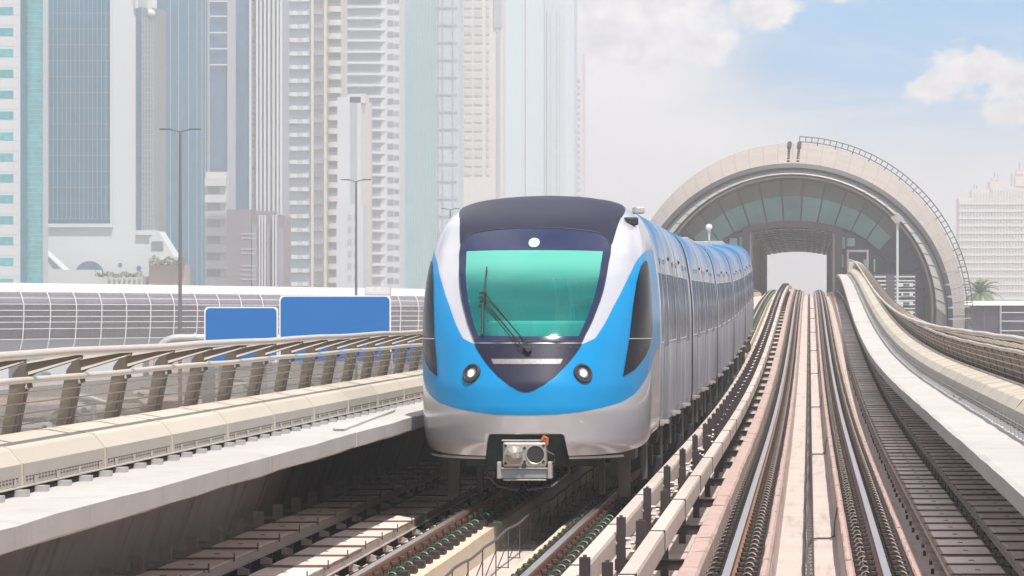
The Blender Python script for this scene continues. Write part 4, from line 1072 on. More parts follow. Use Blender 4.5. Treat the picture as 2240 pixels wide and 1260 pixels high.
# louvre block right of the portal
q = M(); bx0, bx1, byy, bz0, bz1 = xpx(1912, 310), xpx(2004, 310), 310, zpx(705, 310), zpx(600, 310)
q.b2(bx0, bx1, byy, byy + 6, bz0 - 8, bz1, 0)
for k in range(13):
    z = bz1 - .15 - k * .32; q.b2(bx0 + .0, bx0 + .95, byy - .12, byy - .01, z - .12, z, 1)
    q.b2(bx0 + 1.65, bx1 - .1, byy - .12, byy - .01, z - .10, z, 1)
for k in range(5): 
    z = bz1 - .7 - k * .75; q.b2(bx0 + 1.9 + .3 * (k % 2), bx1 - .25, byy - .2, byy - .12, z - .3, z, 1)
    q.b2(bx0 + 2.35, bx0 + 2.85, byy - .24, byy - .2, z - .22, z - .06, 0)
q.build('louvre_block', ['station_dark', 'bld_haze'], st)
# ladder rail on the roof crest
q = M(); D = 356.0; Rr = RS(D)
arc = [R(88 - 92 * k / 46) for k in range(47)]
q.tube([ap(Rr + .25, t, D) for t in arc], .05, 5); q.tube([ap(Rr + .72, t, D) for t in arc], .05, 5)
for t in arc: q.tube([ap(Rr + .25, t, D), ap(Rr + .75, t, D)], .04, 4)
for t in arc[::3]: q.tube([ap(Rr - .1, t, D), ap(Rr + .25, t, D)], .05, 4)
q.build('roof_ladder', 'rim_grey', st)
for x in (1723, 1747):
    q = M()
    for k in range(9):
        D = 325 + k * 3.4; t = math.acos((xpx(x, 323) - SXC) / 16.0); q.sphere(ap(RS(D) + .05, t, D), .13, n=8, m=6)
    for k in range(6):
        D = 345 + k * 2; q.sphere(ap(RS(D) + .12, t, D), .2, n=8, m=6)
    q.build('roof_anchor', 'bracket_dark', st)
# canopy fins on the right flank
for k, y in enumerate((594, 622, 648, 672, 697, 722)):
    q = M(); z = zpx(y, 320); x0 = SXC + 12.6 + .1 * k; q.prism([(x0, z - .05), (x0 + .4, z - .12), (x0 + 1.9, z + .02), (x0 + 1.9, z + .07), (x0 + .4, z + .06)], 'y', 318.5, 321.5); q.build('canopy_fin', 'bld_grey', st)

# ================================================================== lamps
def ball_lamp():
    x, y, z = at(1551, 497, 232); rt = empty('globe_lamp', (x, y, PZ(232) + 1.1), 'white globe lamp on a short post beyond the train roof', 'lamp')
    q = M(); q.sphere((x, y, z), .2); q.build('lamp_globe', 'white_paint', rt, smooth=True); q = M(); q.tube([(x, y, PZ(232) + 1.0), (x, y, z - .15)], .06, 8); q.tube([(x, y, z - .25), (x, y, z - .16)], .12, 8); q.build('pole', 'bld_haze', rt)
ball_lamp()
x, y, z = at(1963, 478, 270); rt = empty('flood_light', (x, y, zpx(675, 270) - 8), 'square headed floodlight mast right of the station portal', 'lamp')
q = M(); q.tube([(x, y, zpx(675, 270) - 12), (x, y, z)], .09, 8); q.build('pole', 'bld_haze', rt)
q = M(); q.prism([(x - .5, z + .05), (x - .1, z - .42), (x + .5, z - .1), (x + .08, z + .36)], 'y', y - .3, y - .12); q.build('lamp_head', 'rim_white', rt, bevel=.03)
q = M(); zz = zpx(668, 270); q.b2(x - .36, x + .36, y - .5, y - .1, zz - .22, zz + .16, 0); q.b2(x - .24, x + .26, y - .53, y - .5, zz - .1, zz + .08, 1); q.build('control_box', ['bld_haze', 'rim_white'], rt, bevel=.02)
def street_lamp(px, py, D, hw, label):
    x, y, z = at(px, py, D); rt = empty('street_lamp', (x, y, 0), label, 'street lamp', 'tall double arm street lamps')
    q = M(); q.tube([(x, y, 0), (x, y, z * .45), (x, y, z - .1)], [.16, .14, .1], 10); q.build('pole', 'lamp_grey', rt, smooth=True)
    for sg in (-1, 1):
        q = M(); q.tube([(x, y, z - .15), (x + sg * hw * .3, y, z - .02), (x + sg * hw * .55, y, z + .02)], .06, 6); q.box((x + sg * hw * .72, y, z + .05), (hw * .56, .35, .13)); q.build('lamp_arm', 'lamp_grey', rt, bevel=.03)
street_lamp(394, 284, 280, 1.52, 'tallest street lamp left of the blue signs, twin arms against the blue tower')
street_lamp(779, 394, 380, 1.5, 'street lamp with twin arms behind the wide blue sign')
street_lamp(985, 457, 500, 1.2, 'street lamp whose arm tip shows just left of the train roof')

# ================================================================== road signs
def sign(name, x0, x1, y0, y1, D, matn, label, cat, fw=.05, posts=True, rad=.16, frame='white_paint', group=None):
    X0, X1, Z1, Z0 = xpx(x0, D), xpx(x1, D), zpx(y0, D), zpx(y1, D)
    rt = empty(name, ((X0 + X1) / 2, D, 0), label, cat, group)
    def rr(x0, x1, z0, z1, r):
        p = []
        for cx_, cz_, a0 in ((x1 - r, z1 - r, 0), (x0 + r, z1 - r, 90), (x0 + r, z0 + r, 180), (x1 - r, z0 + r, 270)):
            for k in range(6): a = R(a0 + 90 * k / 5); p.append((cx_ + r * math.cos(a), cz_ + r * math.sin(a)))
        return p
    q = M(); q.prism(rr(X0, X1, Z0, Z1, rad), 'y', D, D + .08); q.build('border', frame, rt)
    q = M(); q.prism(rr(X0 + fw, X1 - fw, Z0 + fw, Z1 - fw, rad), 'y', D - .02, D - .004); q.build('face', matn, rt)
    if posts:
        q = M()
        for f in (.2, .8): q.tube([(X0 + (X1 - X0) * f, D + .3, 0), (X0 + (X1 - X0) * f, D + .3, Z1 - .15)], .08, 8)
        for f in (.25, .75): zz = Z0 + (Z1 - Z0) * f; q.b2(X0 + .1, X1 - .1, D + .09, D + .16, zz - .05, zz + .05)
        q.build('post', 'grey_metal', rt)
    return rt
G_ = 'blue road signs beyond the fence'
sign('road_sign', 447, 608, 671, 792, 142, 'sign_blue', 'smaller blank blue road sign, lower and left of the wide one', 'road sign', group=G_)
sign('road_sign', 611, 855, 646, 792, 140, 'sign_blue', 'wide blank blue road sign beyond the fence', 'road sign', group=G_)
sign('road_sign', 856, 950, 728, 800, 145, 'sign_blue', 'low blue road sign partly hidden by the train nose', 'road sign', group=G_)
sign('sign_plate', 798, 855, 626, 646, 140.25, 'sign_grey', 'small grey blank plate above the corner of the wide blue sign', 'sign', posts=False, fw=.02, rad=.05, frame='grey_metal')
D = 150; q = M(); c0 = at(352, 800, D)
pts = [(xpx(345, D), D, 0), (xpx(345, D), D, zpx(780, D))] + [(xpx(345 + 45 * (1 - math.cos(R(a))), D), D, zpx(780 - 40 * math.sin(R(a)), D)) for a in range(15, 91, 15)] + [(xpx(450, D), D, zpx(740, D)), (xpx(700, D), D, zpx(742, D))]
q.tube(pts, .17, 14); q.tube([(xpx(425, D), D, zpx(740, D)), (xpx(429, D), D, zpx(740, D))], .22, 14)
tag(q.build('sign_gantry', 'grey_metal', None, smooth=True, origin=(pts[0][0], D, 0)), 'bent grey pipe gantry rising left of the smaller blue sign', 'gantry')
# second arm lower left seen through fence
D = 300; q = M(); q.tube([(xpx(165, D), D, zpx(868, D)), (xpx(200, D), D, zpx(872, D)), (xpx(235, D), D, zpx(882, D))], [.35, .33, .2], 10); q.tube([(xpx(205, D), D, 0), (xpx(205, D), D, zpx(873, D))], .2, 8)
tag(q.build('pipe_arm', 'grey_metal', None, smooth=True, origin=(xpx(205, D), D, 0)), 'grey pipe arm seen through the left fence', 'pipe')

# ================================================================== glazed footbridge on the left
def tube_bridge(name, xa, Da, xb, Db, ztopA, ztopB, h, label, cat, ribs, wdt=7.0):
    A = Vector((xpx(xa, Da), Da, 0)); B = Vector((xpx(xb, Db), Db, 0)); u = (B - A).normalized(); L = (B - A).length; nrm = Vector((u.y, -u.x, 0))  # toward camera
    rt = empty(name, (A.x, A.y, 0), label, cat)
    zt = lambda s: ztopA + (ztopB - ztopA) * s / L
    # cross-section (o toward camera, z down from the top)
    def sec(k): return k
    prof = [(-wdt / 2, -1.6), (-wdt * .38, -.55), (-wdt * .2, -.1), (0, 0), (wdt * .2, -.1), (wdt * .36, -.5), (wdt * .43, -.95), (wdt * .47, -1.5), (wdt * .5, -2.3), (wdt * .5, -3.7), (wdt * .48, -h * .8), (wdt * .42, -h), (-wdt * .42, -h)]
    def pt(s, o, z): p = A + u * s + nrm * o; return (p.x, p.y, zt(s) + z)
    def strip(nm, prof_, matn, off=0):
        q = M(); vs = [pt(s, o + (off if o > 0 else -off), z) for s in (0, L) for o, z in prof_]; n = len(prof_)
        q.add(vs, [[k, k + 1, n + k + 1, n + k] for k in range(n - 1)]); return q.build(nm, matn, rt, smooth=True)
    strip('roof', prof[:7], 'white_panel'); strip('glazing', prof[6:10], 'bld_haze_glass'); strip('dark_band', prof[8:11], 'glass_band', .02); strip('underside', prof[10:], 'bld_grey'); strip('glazing', [prof[-1], prof[0]], 'bld_haze_glass')
    q = M(); s = 0; n = 0
    pr = prof[5:12]
    while s < L and n < 95:
        q = M(); q.tube([pt(s, o + .3, z) for o, z in pr], .06, 5); q.build('rib', 'white_paint', rt); s += ribs; n += 1
    for z, o in ((-1.0, .43), (-1.65, .475), (-2.3, .5), (-2.95, .5), (-3.6, .5), (-4.2, .495), (-4.9, .485), (-6.0, .47)):
        if -z > h: continue
        q = M(); q.tube([pt(0, o * wdt + .3, z), pt(L, o * wdt + .3, z)], .035, 4); q.build('bar', 'white_paint', rt)
    q = M(); s = 1.0
    while s < L: q.tube([pt(s, .44 * wdt + .03, -1.1), pt(s, .5 * wdt + .03, -2.4), pt(s, .5 * wdt + .05, -h * .8)], .03, 3); s += ribs / 2
    q.build('glazing_bar', 'dark_frame', rt)
    for f in (.12, .45, .8): q = M(); p = A + u * L * f; q.tube([(p.x, p.y, 0), (p.x, p.y, zt(L * f) - h)], .8, 16); q.build('pier', 'bld_grey', rt, smooth=True)
mat('bld_haze_glass', (.24, .23, .26), .3, .2, var=.12, vs=.25)
mat('glass_band', (.06, .05, .075), .2, .2, var=.2, vs=.2)
tube_bridge('footbridge', -140, 395, 1010, 520, zpx(616, 395), zpx(633, 520), 7.5, 'long white roofed glazed footbridge crossing behind the blue signs', 'footbridge', 5.5)
# right-hand low building
D = 360
rt = empty('annex_building', (xpx(2180, D), D + 5, 0), 'low grey glazed building right of the station arch', 'building')
q = M(); q.b2(xpx(2092, D), xpx(2420, D), D, D + 14, 0, zpx(668, D)); q.build('wall', 'glass_band', rt)
q = M(); q.prism([(D - .4, zpx(668, D)), (D - .2, zpx(662, D)), (D + 2, zpx(658, D)), (D + 14.4, zpx(658, D)), (D + 14.4, zpx(668, D))], 'x', xpx(2088, D), xpx(2424, D)); q.build('roof', 'white_panel', rt)
for x in (2118, 2153, 2190, 2262, 2330, 2400): q = M(); q.b2(xpx(x, D) - .05, xpx(x, D) + .05, D - .1, D - .02, 0, zpx(668, D)); q.build('mullion', 'dark_frame', rt)
for y in (684, 703, 724, 745): q = M(); q.tube([(xpx(2188, D), D - .5, zpx(y, D)), (xpx(2424, D), D - .5, zpx(y, D))], .07, 5); q.build('bar', 'bld_grey', rt)
for x in (2188, 2300): q = M(); q.tube([(xpx(x, D), D - .5, 0), (xpx(x, D), D - .5, zpx(668, D))], .1, 6); q.build('bar', 'bld_grey', rt)
q = M(); q.b2(xpx(2188, D), xpx(2424, D), D - .12, D - .02, 0, zpx(737, D)); q.build('wall_base', 'station_dark', rt)
# ================================================================== city towers
def bld(name, x0, x1, D, label, cat='tower'):
    return empty(name, (xpx((x0 + x1) / 2, D), D, 0), label, cat)
def bx(m, x0, x1, y0, y1, D, dep=.3, mi=0):        # a box from photo-scale measurements at distance D (front face at D)
    m.b2(xpx(x0, D), xpx(x1, D), D, D + dep, zpx(y1, D) if y1 < 900 else 0, zpx(y0, D), mi)
GR = 999
def part(rt, name, matn, boxes, D, dep=.3, **k):
    m = M()
    for b in boxes: bx(m, *b, D=D - (dep if k.get('proud', False) else 0), dep=dep)
    return m.build(name, matn, rt)
def rep(rt, name, matn, x0, x1, ys, hpx, D, dep=.25, off=.25):
    """one mesh repeated as parts, one for each storey"""
    m = M(); Z0 = zpx(ys[0] + hpx, D); m.b2(xpx(x0, D), xpx(x1, D), D - off, D - off + dep, Z0, zpx(ys[0], D))
    src = m.build(name, matn, rt, origin=(xpx(x0, D), D, Z0))
    for y in ys[1:]: cp(src, rt, (xpx(x0, D), D, zpx(y + hpx, D)))
    return src
def grid(rt, name, matn, xs, ys, D, w=.09, dep=.12):
    m = M()
    for x in xs: m.b2(xpx(x, D) - w / 2, xpx(x, D) + w / 2, D - dep, D - .01, zpx(ys[-1], D) if ys[-1] < 900 else 0, zpx(ys[0], D))
    for y in ys: m.b2(xpx(xs[0], D), xpx(xs[-1], D), D - dep * .7, D - .012, zpx(y, D) - w / 2, zpx(y, D) + w / 2)
    return m.build(name, matn, rt)
fr_ = lambda a, b, s: [a + s * k for k in range(int((b - a) / s) + 1)]

# 1: white tower with teal ribbon windows at the far left
D = 650; b = bld('tower', -80, 88, D, 'white tower at the left edge with teal window slots and a rounded teal glass corner')
part(b, 'wall', 'bld_white', [(-160, 44, -36, GR)], D, 24)
rep(b, 'window', 'glass_teal', -120, 29, fr_(-30.3, 640, 45.7), 17, D, .2, .06)
grid(b, 'panel_joint', 'bld_haze', [-60, 29.5, 40], fr_(-14, 640, 22.9), D, .06, .05)
m = M(); bx(m, 44, 60, -36, GR, D + .4, 6); m.build('glass_strip', 'glass_blue', b)
m = M(); cxx = xpx(72, D); m.tube([(cxx, D + 1.2, 0), (cxx, D + 1.2, zpx(-36, D))], 1.43, 24); m.build('glass_corner', 'glass_teal', b, smooth=True)
m = M()
for y in fr_(-34, 640, 11.4): m.tube([(cxx, D + 1.2, zpx(y, D)), (cxx, D + 1.2, zpx(y, D) + .07)], 1.48, 24)
for a in (-60, -95, -130): m.tube([(cxx + 1.17 * math.cos(R(a)), D + 1.2 + 1.17 * math.sin(R(a)), 0), (cxx + 1.17 * math.cos(R(a)), D + 1.2 + 1.17 * math.sin(R(a)), zpx(-36, D))], .04, 4)
m.build('glazing_bar', 'bld_grey', b)
# 2: white framed tower with dark blue curtain wall
D = 700; b = bld('tower', 86, 345, D, 'white framed tower with a large dark teal curtain wall ending above its arched podium')
part(b, 'wall', 'bld_white', [(82, 300, -36, GR), (300, 334, 508, GR)], D, 14)
m = M(); bx(m, 88, 241, -34, 489, D - .25, .2); m.build('curtain_wall', 'glass_blue', b)
grid(b, 'mullion', 'bld_grey', [88 + 153 * k / 16 for k in range(17)], fr_(-5.8, 489, 34.6), D - .25, .07, .12)
m = M(); bx(m, 84, 246, 489, 497, D - .7, .7); bx(m, 241, 246, -36, 489, D - .7, .7); m.build('frame', 'bld_white', b)
m = M(); bx(m, 298, 312, 16, 508, D - .3, .25); m.build('glass_strip', 'glass_navy', b)
m = M(); q0, q1 = xpx(311, D), xpx(345, D); m.prism([(q0, D - .5), (q0, D + 9), (q1, D + 9), (q1, D + .9), (q1 - .5, D), (q1 - 1.1, D - .5)], 'z', zpx(506, D), zpx(18, D)); m.build('glass_bay', 'bld_band', b)
grid(b, 'mullion', 'bld_white', [311, 317, 323, 329, 335], fr_(30, 500, 11.5) + [505], D - .55, .05, .08)
m = M(); m.prism([(q0 - 1.0, D - .7), (q0 - 1.0, D + 9), (q1, D + 9), (q1 + .1, D + .9), (q1 - .4, D - .2), (q1 - 1.1, D - .7)], 'z', zpx(514, D), zpx(504, D)); m.sphere((xpx(332, D), D - .4, zpx(30, D)), .72, n=12, m=8); m.b2(xpx(296, D), xpx(303, D), D - .6, D, zpx(18, D), zpx(-36, D)); m.b2(xpx(324, D), xpx(333, D), D - .6, D, zpx(25, D), zpx(-36, D)); m.build('bay_sill', 'bld_white', b)
def arch(cx, w, y0, y1, D, nm='arch_window'):
    m = M(); X0, r = xpx(cx, D), w * D / FP / 2; h = (y1 - y0) * D / FP; z0 = zpx(y1, D)
    m.prism([(X0 - r, z0)] + [(X0 - r * math.cos(R(a)), z0 + h * math.sin(R(a))) for a in range(15, 180, 15)] + [(X0 + r, z0)], 'y', D - .15, D - .02); return m.build(nm, 'glass_navy', b)
arch(196, 64, 571, 602, D); arch(128, 36, 571, 600, D)
m = M(); m.tube([(xpx(263, D), D - .12, zpx(579, D)), (xpx(263, D), D - .02, zpx(579, D))], .36, 16); m.tube([(xpx(304, D), D - .12, zpx(586, D)), (xpx(304, D), D - .02, zpx(586, D))], .42, 16); m.build('round_window', 'glass_navy', b)
D = 688; m = M(); m.prism([(xpx(70, D), zpx(530, D)), (xpx(82, D), zpx(538, D)), (xpx(142, D), zpx(592, D)), (xpx(142, D), 0), (xpx(70, D), 0)], 'y', D, D + 6); bx(m, 142, 205, 590, GR, D, 8); bx(m, 205, 312, 604, GR, D, 8)
m.prism([(xpx(322, D), zpx(520, D)), (xpx(343, D), zpx(506, D)), (xpx(378, D), zpx(562, D)), (xpx(378, D), 0), (xpx(322, D), 0)], 'y', D + 2, D + 9); m.build('podium', 'bld_white', b)
m = M(); m.prism([(xpx(82, D), zpx(545, D)), (xpx(92, D), zpx(548, D)), (xpx(132, D), zpx(586, D)), (xpx(118, D), zpx(586, D))], 'y', D - .1, D - .02); bx(m, 331, 357, 528, 548, D + 1.9, .08); m.build('podium_window', 'bld_band', b)
m = M(); bx(m, 326, 404, 578, GR, D - 3, 6); m.build('terrace', 'concrete_pink', b)
m = M()
for x in fr_(238, 310, 11): bx(m, x, x + 4, 598, 612, D - .5, .4)
m.build('baluster', 'bld_white', b)
def hedge(x0, x1, y0, y1, D, label, n=500):
    m = M(); rr = random.Random(int(x0)); X0, X1, Z0, Z1 = xpx(x0, D), xpx(x1, D), zpx(y1, D), zpx(y0, D)
    for k in range(n):
        x = rr.uniform(X0, X1); y = D + rr.uniform(-.6, .6); z = Z0 + (Z1 - Z0) * rr.random() * (.75 + .25 * math.sin(x * 2.3)); s = rr.uniform(.1, .22); a = rr.uniform(0, 6.28)
        p = Vector((x, y, z)); u = Vector((math.cos(a), math.sin(a), rr.uniform(-.5, .8))) * s; v = Vector((-math.sin(a), math.cos(a), rr.uniform(-.3, .9))) * s
        m.add([p - u, p + v, p + u, p - v], [(0, 1, 2, 3)])
    tag(m.build('hedge', 'leaf', None, origin=(X0, D, Z0)), label, 'hedge')
hedge(208, 312, 593, 606, 686, 'clipped green hedge on the white podium below the arches')
hedge(326, 404, 559, 580, 684, 'bushy green planting on the pinkish terrace right of the podium', 700)
# 3: blue glass tower
D = 820; b = bld('tower', 345, 500, D, 'smooth blue glass tower with white lines near the top of its right strip')
m = M(); bx(m, 343, 456, -36, GR, D, 10); m.build('curtain_wall', 'glass_blue', b)
m = M(); bx(m, 456, 500, -36, 376, D + .6, 10); m.build('glass_strip', 'glass_navy', b)
m = M()
for x in (372, 390, 412, 430, 441, 449, 454): bx(m, x, x + 1.3, -36, GR, D - .2, .2)
m.build('seam', 'bld_grey', b)
rep(b, 'white_line', 'bld_white', 457, 500, [1, 34, 70, 105, 140], 3, D, .3, .1)
m = M(); bx(m, 497, 501, -36, 376, D - .2, .8); bx(m, 453, 458, -36, 376, D - .2, .8); m.build('edge_frame', 'bld_grey', b)
# 4: small cream balcony block
D = 790; b = bld('apartment_block', 450, 496, D, 'cream apartment block with stacked balconies below the blue glass tower', 'apartments')
part(b, 'wall', 'bld_cream', [(450, 496, 376, GR)], D, 8)
rep(b, 'balcony', 'bld_white', 450, 496, fr_(390, 640, 36.3), 17, D, 1.2, 1.3); rep(b, 'window', 'bld_band', 453, 481, fr_(409, 640, 36.3), 14, D, .2, .1)
# 5: grey tower with vertical fins
D = 760; b = bld('tower', 500, 622, D, 'grey tower of tall white vertical fins with a dark glass strip')
part(b, 'wall', 'bld_grey', [(500, 617, -36, GR)], D, 10)
m = M(); bx(m, 517, 545, -36, 459, D - .3, .25); m.build('glass_strip', 'glass_navy', b)
for x in (545, 560, 568, 577, 586, 596, 605, 612): m = M(); bx(m, x, x + 4.5, -36, 470, D - 1.2, 1.2); m.build('fin', 'bld_white', b)
rep(b, 'window', 'bld_darkgrey', 552, 558, fr_(-32, 450, 12), 8, D, .1, .15)
D = 750; m = M(); bx(m, 495, 549, 458, GR, D, 8); bx(m, 549, 595, 462, GR, D + 1, 7); bx(m, 595, 624, 472, GR, D, 8); m.build('podium', 'podium_mauve', b)
m = M(); bx(m, 552, 564, 490, GR, D - .1, .08); bx(m, 584, 590, 490, GR, D - .1, .08); bx(m, 609, 620, 498, GR, D - .1, .08); m.build('podium_window', 'bld_darkgrey', b)
rep(b, 'light_line', 'bld_white', 527, 560, [511, 520, 544, 553, 581, 590, 601, 610], 1.6, D, .1, .15)
m = M()
for x in (566, 572, 578, 596, 602): bx(m, x, x + 3, 470, GR, D - 1, 1)
m.build('podium_fin', 'bld_white', b)
# 6: twin balcony tower
D = 880; b = bld('tower', 620, 750, D, 'cream tower with wavy white balcony bands, blue windows and a column of rounded balconies')
part(b, 'wall', 'bld_cream', [(620, 746, -36, GR)], D, 12)
ys = fr_(-22.8, 640, 29.6)
rep(b, 'window', 'pale_blue', 624, 676, ys, 17, D, .3, .15)
m = M(); Z0 = zpx(ys[0] + 27, D); hx = [(xpx(x, D), D - d) for x, d in ((621, .2), (628, 1.4), (640, 1.9), (652, 1.2), (664, 1.8), (674, 1.5), (680, .3))]
m.prism(hx + [(xpx(680, D), D + .3), (xpx(621, D), D + .3)], 'z', Z0, Z0 + .95); src = m.build('balcony', 'bld_white', b, origin=(xpx(621, D), D, Z0))
for y in ys[1:]: cp(src, b, (xpx(621, D), D, zpx(y + 27, D)))
rep(b, 'shelf', 'bld_band', 686, 708, [y + 14 for y in ys], 11, D, .9, 1.0)
m = M(); bx(m, 680, 686, -36, GR, D - 1.4, 1.4); bx(m, 708, 718, -36, GR, D - 1.0, 1.0); m.build('pier', 'bld_cream', b)
m = M(); Z0 = zpx(ys[0] + 20, D); xc = xpx(733, D); m.prism([(xc + 1.7 * math.cos(R(a)), D - 1.0 + 1.3 * math.sin(R(a))) for a in range(180, 361, 20)] + [(xc + 1.7, D + .2), (xc - 1.7, D + .2)], 'z', Z0, Z0 + 1.25)
src = m.build('round_balcony', 'bld_cream', b, origin=(xc, D, Z0))
for y in ys[1:]: cp(src, b, (xc, D, zpx(y + 20, D)))
rep(b, 'window', 'bld_band', 720, 744, [y + 20 for y in ys], 10, D, .2, .12)
# 7: banded tower behind
D = 960; b = bld('tower', 745, 876, D, 'tall pale tower of dark window bands with curved ends right of the balcony tower')
part(b, 'wall', 'bld_white', [(745, 874, -36, GR)], D, 12)
ys = fr_(-29, 640, 24.5)
rep(b, 'window_band', 'bld_band', 747, 833, ys, 14.5, D, .2, .15); rep(b, 'window', 'bld_darkgrey', 848, 861, ys, 11, D, .2, .15); rep(b, 'window', 'bld_band', 863, 873, [y + 2 for y in ys], 9, D, .2, .12)
m = M(); Z0 = zpx(ys[0] + 22.5, D); m.prism([(xpx(745, D), D - .9), (xpx(825, D), D - .9), (xpx(836, D), D - .5), (xpx(846, D), D + .1), (xpx(745, D), D + .1)], 'z', Z0, Z0 + .35); src = m.build('ledge', 'bld_white', b, origin=(xpx(745, D), D, Z0))
for y in ys[1:]: cp(src, b, (xpx(745, D), D, zpx(y + 22.5, D)))
# 8: slim white block and lower block
D = 820; b = bld('apartment_block', 742, 805, D, 'slim white block with one dark vertical strip standing before the banded tower', 'apartments')
part(b, 'wall', 'bld_white', [(738, 789, 212, GR), (765, 798, 205, 225)], D, 8)
m = M(); bx(m, 767, 781, 226, GR, D - .15, .12); m.build('dark_strip', 'bld_grey', b)
m = M(); X1 = xpx(789, D); m.prism([(X1, D), (xpx(805, D), D + 5), (xpx(805, D), D + 8), (X1, D + 8)], 'z', 0, zpx(222, D)); m.build('side_wall', 'bld_cream', b)
rep(b, 'window', 'bld_darkgrey', 791, 795, fr_(234, 600, 26), 12, D + 2.2, .3, .6); rep(b, 'window', 'bld_darkgrey', 799, 802.5, fr_(229, 600, 26), 12, D + 3.6, .3, .6)
D = 810; b = bld('apartment_block', 738, 798, D, 'lower white block with small triple windows at the foot of the slim white block', 'apartments')
part(b, 'wall', 'bld_white', [(736, 794, 446, GR)], D, 8)
rep(b, 'window', 'bld_grey', 761, 764, fr_(469, 640, 26.6), 13, D, .15, .1); rep(b, 'window', 'bld_grey', 766, 769, fr_(469, 640, 26.6), 13, D, .15, .1); rep(b, 'window', 'bld_grey', 775, 780, fr_(470, 640, 26.6), 11, D, .15, .1)
# 9: teal ribbed tower
D = 1060; b = bld('tower', 868, 1005, D, 'hazy teal glass tower with fine vertical ribs rising behind the train')
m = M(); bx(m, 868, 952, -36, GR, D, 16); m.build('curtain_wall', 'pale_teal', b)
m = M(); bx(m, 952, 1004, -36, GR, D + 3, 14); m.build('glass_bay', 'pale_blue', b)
m = M()
for x in fr_(872, 950, 6.5): bx(m, x, x + 1.6, -36, GR, D - .4, .4)
for x in (958, 968, 990): bx(m, x, x + 1.5, -36, GR, D + 2.6, .4)
for y in fr_(-24, 640, 38): bx(m, 956, 1000, y, y + 3, D + 2.7, .25)
m.build('rib', 'bld_grey', b)
# 10: beige grid tower
D = 1110; b = bld('tower', 1003, 1100, D, 'faint beige tower with a paired grid of square windows')
part(b, 'wall', 'pale_beige', [(1003, 1078, -36, GR), (1078, 1100, -36, GR)], D, 18)
ys = fr_(-33.2, 385, 19.2)
for x0, x1 in ((1016, 1033), (1038, 1055), (1064, 1070)): rep(b, 'window', 'pale_window', x0, x1, ys, 12, D, .4, .3)
m = M(); bx(m, 1080, 1098, -36, 60, D - .5, .3); bx(m, 1086, 1094, 60, GR, D - .3, .3); m.build('recess', 'bld_grey', b)
mat('ghost_blue', (.50, .60, .65), .5, var=.05); mat('ghost_grey', (.60, .60, .62), .6, var=.04); mat('ghost_beige', (.60, .55, .54), .8, var=.05)  # farthest towers: haze painted in as near-haze colours
# 11, 12
D = 1120; b = bld('tower', 1100, 1255, D, 'faint pale blue glass tower, widest of the hazy ones above the train')
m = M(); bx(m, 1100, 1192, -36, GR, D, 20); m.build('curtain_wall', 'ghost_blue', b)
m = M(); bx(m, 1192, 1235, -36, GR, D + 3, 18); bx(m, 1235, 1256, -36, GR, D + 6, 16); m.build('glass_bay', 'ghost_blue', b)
m = M()
for x in (1100, 1150, 1192, 1204, 1214, 1225, 1235, 1246): bx(m, x, x + 2.2, -36, GR, D - .6, .6)
m.build('rib', 'ghost_grey', b)
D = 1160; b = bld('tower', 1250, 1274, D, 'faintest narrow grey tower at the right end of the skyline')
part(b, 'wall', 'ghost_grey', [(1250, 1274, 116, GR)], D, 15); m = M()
for y in fr_(170, 640, 14): bx(m, 1254, 1270, y, y + 5, D - .4, .3)
m.build('window_band', 'ghost_grey', b)
# far right cluster
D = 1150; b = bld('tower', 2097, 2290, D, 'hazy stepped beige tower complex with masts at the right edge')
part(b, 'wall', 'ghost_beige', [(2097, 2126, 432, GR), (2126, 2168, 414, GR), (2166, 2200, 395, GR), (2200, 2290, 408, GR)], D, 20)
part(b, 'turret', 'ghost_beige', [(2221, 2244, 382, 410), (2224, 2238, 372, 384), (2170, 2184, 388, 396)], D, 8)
m = M()
for x in fr_(2100, 2284, 6.5): bx(m, x, x + 2.6, (438 if x < 2126 else 420 if x < 2166 else 412), GR, D - .4, .4)
for y in fr_(445, 700, 16): bx(m, 2098, 2290, y, y + 2.2, D - .6, .6)
m.build('pilaster', 'ghost_grey', b)
m = M()
for x, y in ((2132, 403), (2138, 405), (2177, 376), (2184, 380), (2214, 378), (2232, 355), (2230, 368)): m.tube([(xpx(x, D), D + 3, zpx(420, D)), (xpx(x, D), D + 3, zpx(y, D))], .22, 5)
m.build('mast', 'bld_grey', b)

# ================================================================== palm beyond the annex
def palm(px, py, D, rad, label):
    x, y, z = at(px, py, D); rt = empty('palm_tree', (x, y, 0), label, 'palm tree')
    q = M(); q.tube([(x, y, 0), (x + .2, y, z * .6), (x, y, z)], [.3, .22, .2], 8); q.build('trunk', 'trunk', rt, smooth=True)
    q = M(); rr = random.Random(3)
    for k in range(34):
        az = rr.uniform(0, 6.28); el = rr.uniform(-.1, 1.35); L = rad * rr.uniform(.8, 1.1); prev = Vector((x, y, z)); d = Vector((math.cos(az) * math.cos(el), math.sin(az) * math.cos(el), math.sin(el)))
        n = 12; p = prev.copy()
        for i in range(n):
            p2 = p + d * L / n; q.tube([p, p2], .02, 3)
            s = d.cross(Vector((0, 0, 1))).normalized()
            for sg in (-1, 1):
                tip = p2 + s * sg * L * .22 * math.sin(math.pi * (i + 1.5) / (n + 1.5)) + d * L * .1 + Vector((0, 0, -.12))
                q.add([p, p2, tip], [(0, 1, 2)])
            p = p2; d = (d + Vector((0, 0, -.16))).normalized()
    q.build('crown', 'leaf', rt)
palm(2143, 645, 420, 2.7, 'hazy green palm tree beyond the low grey building')

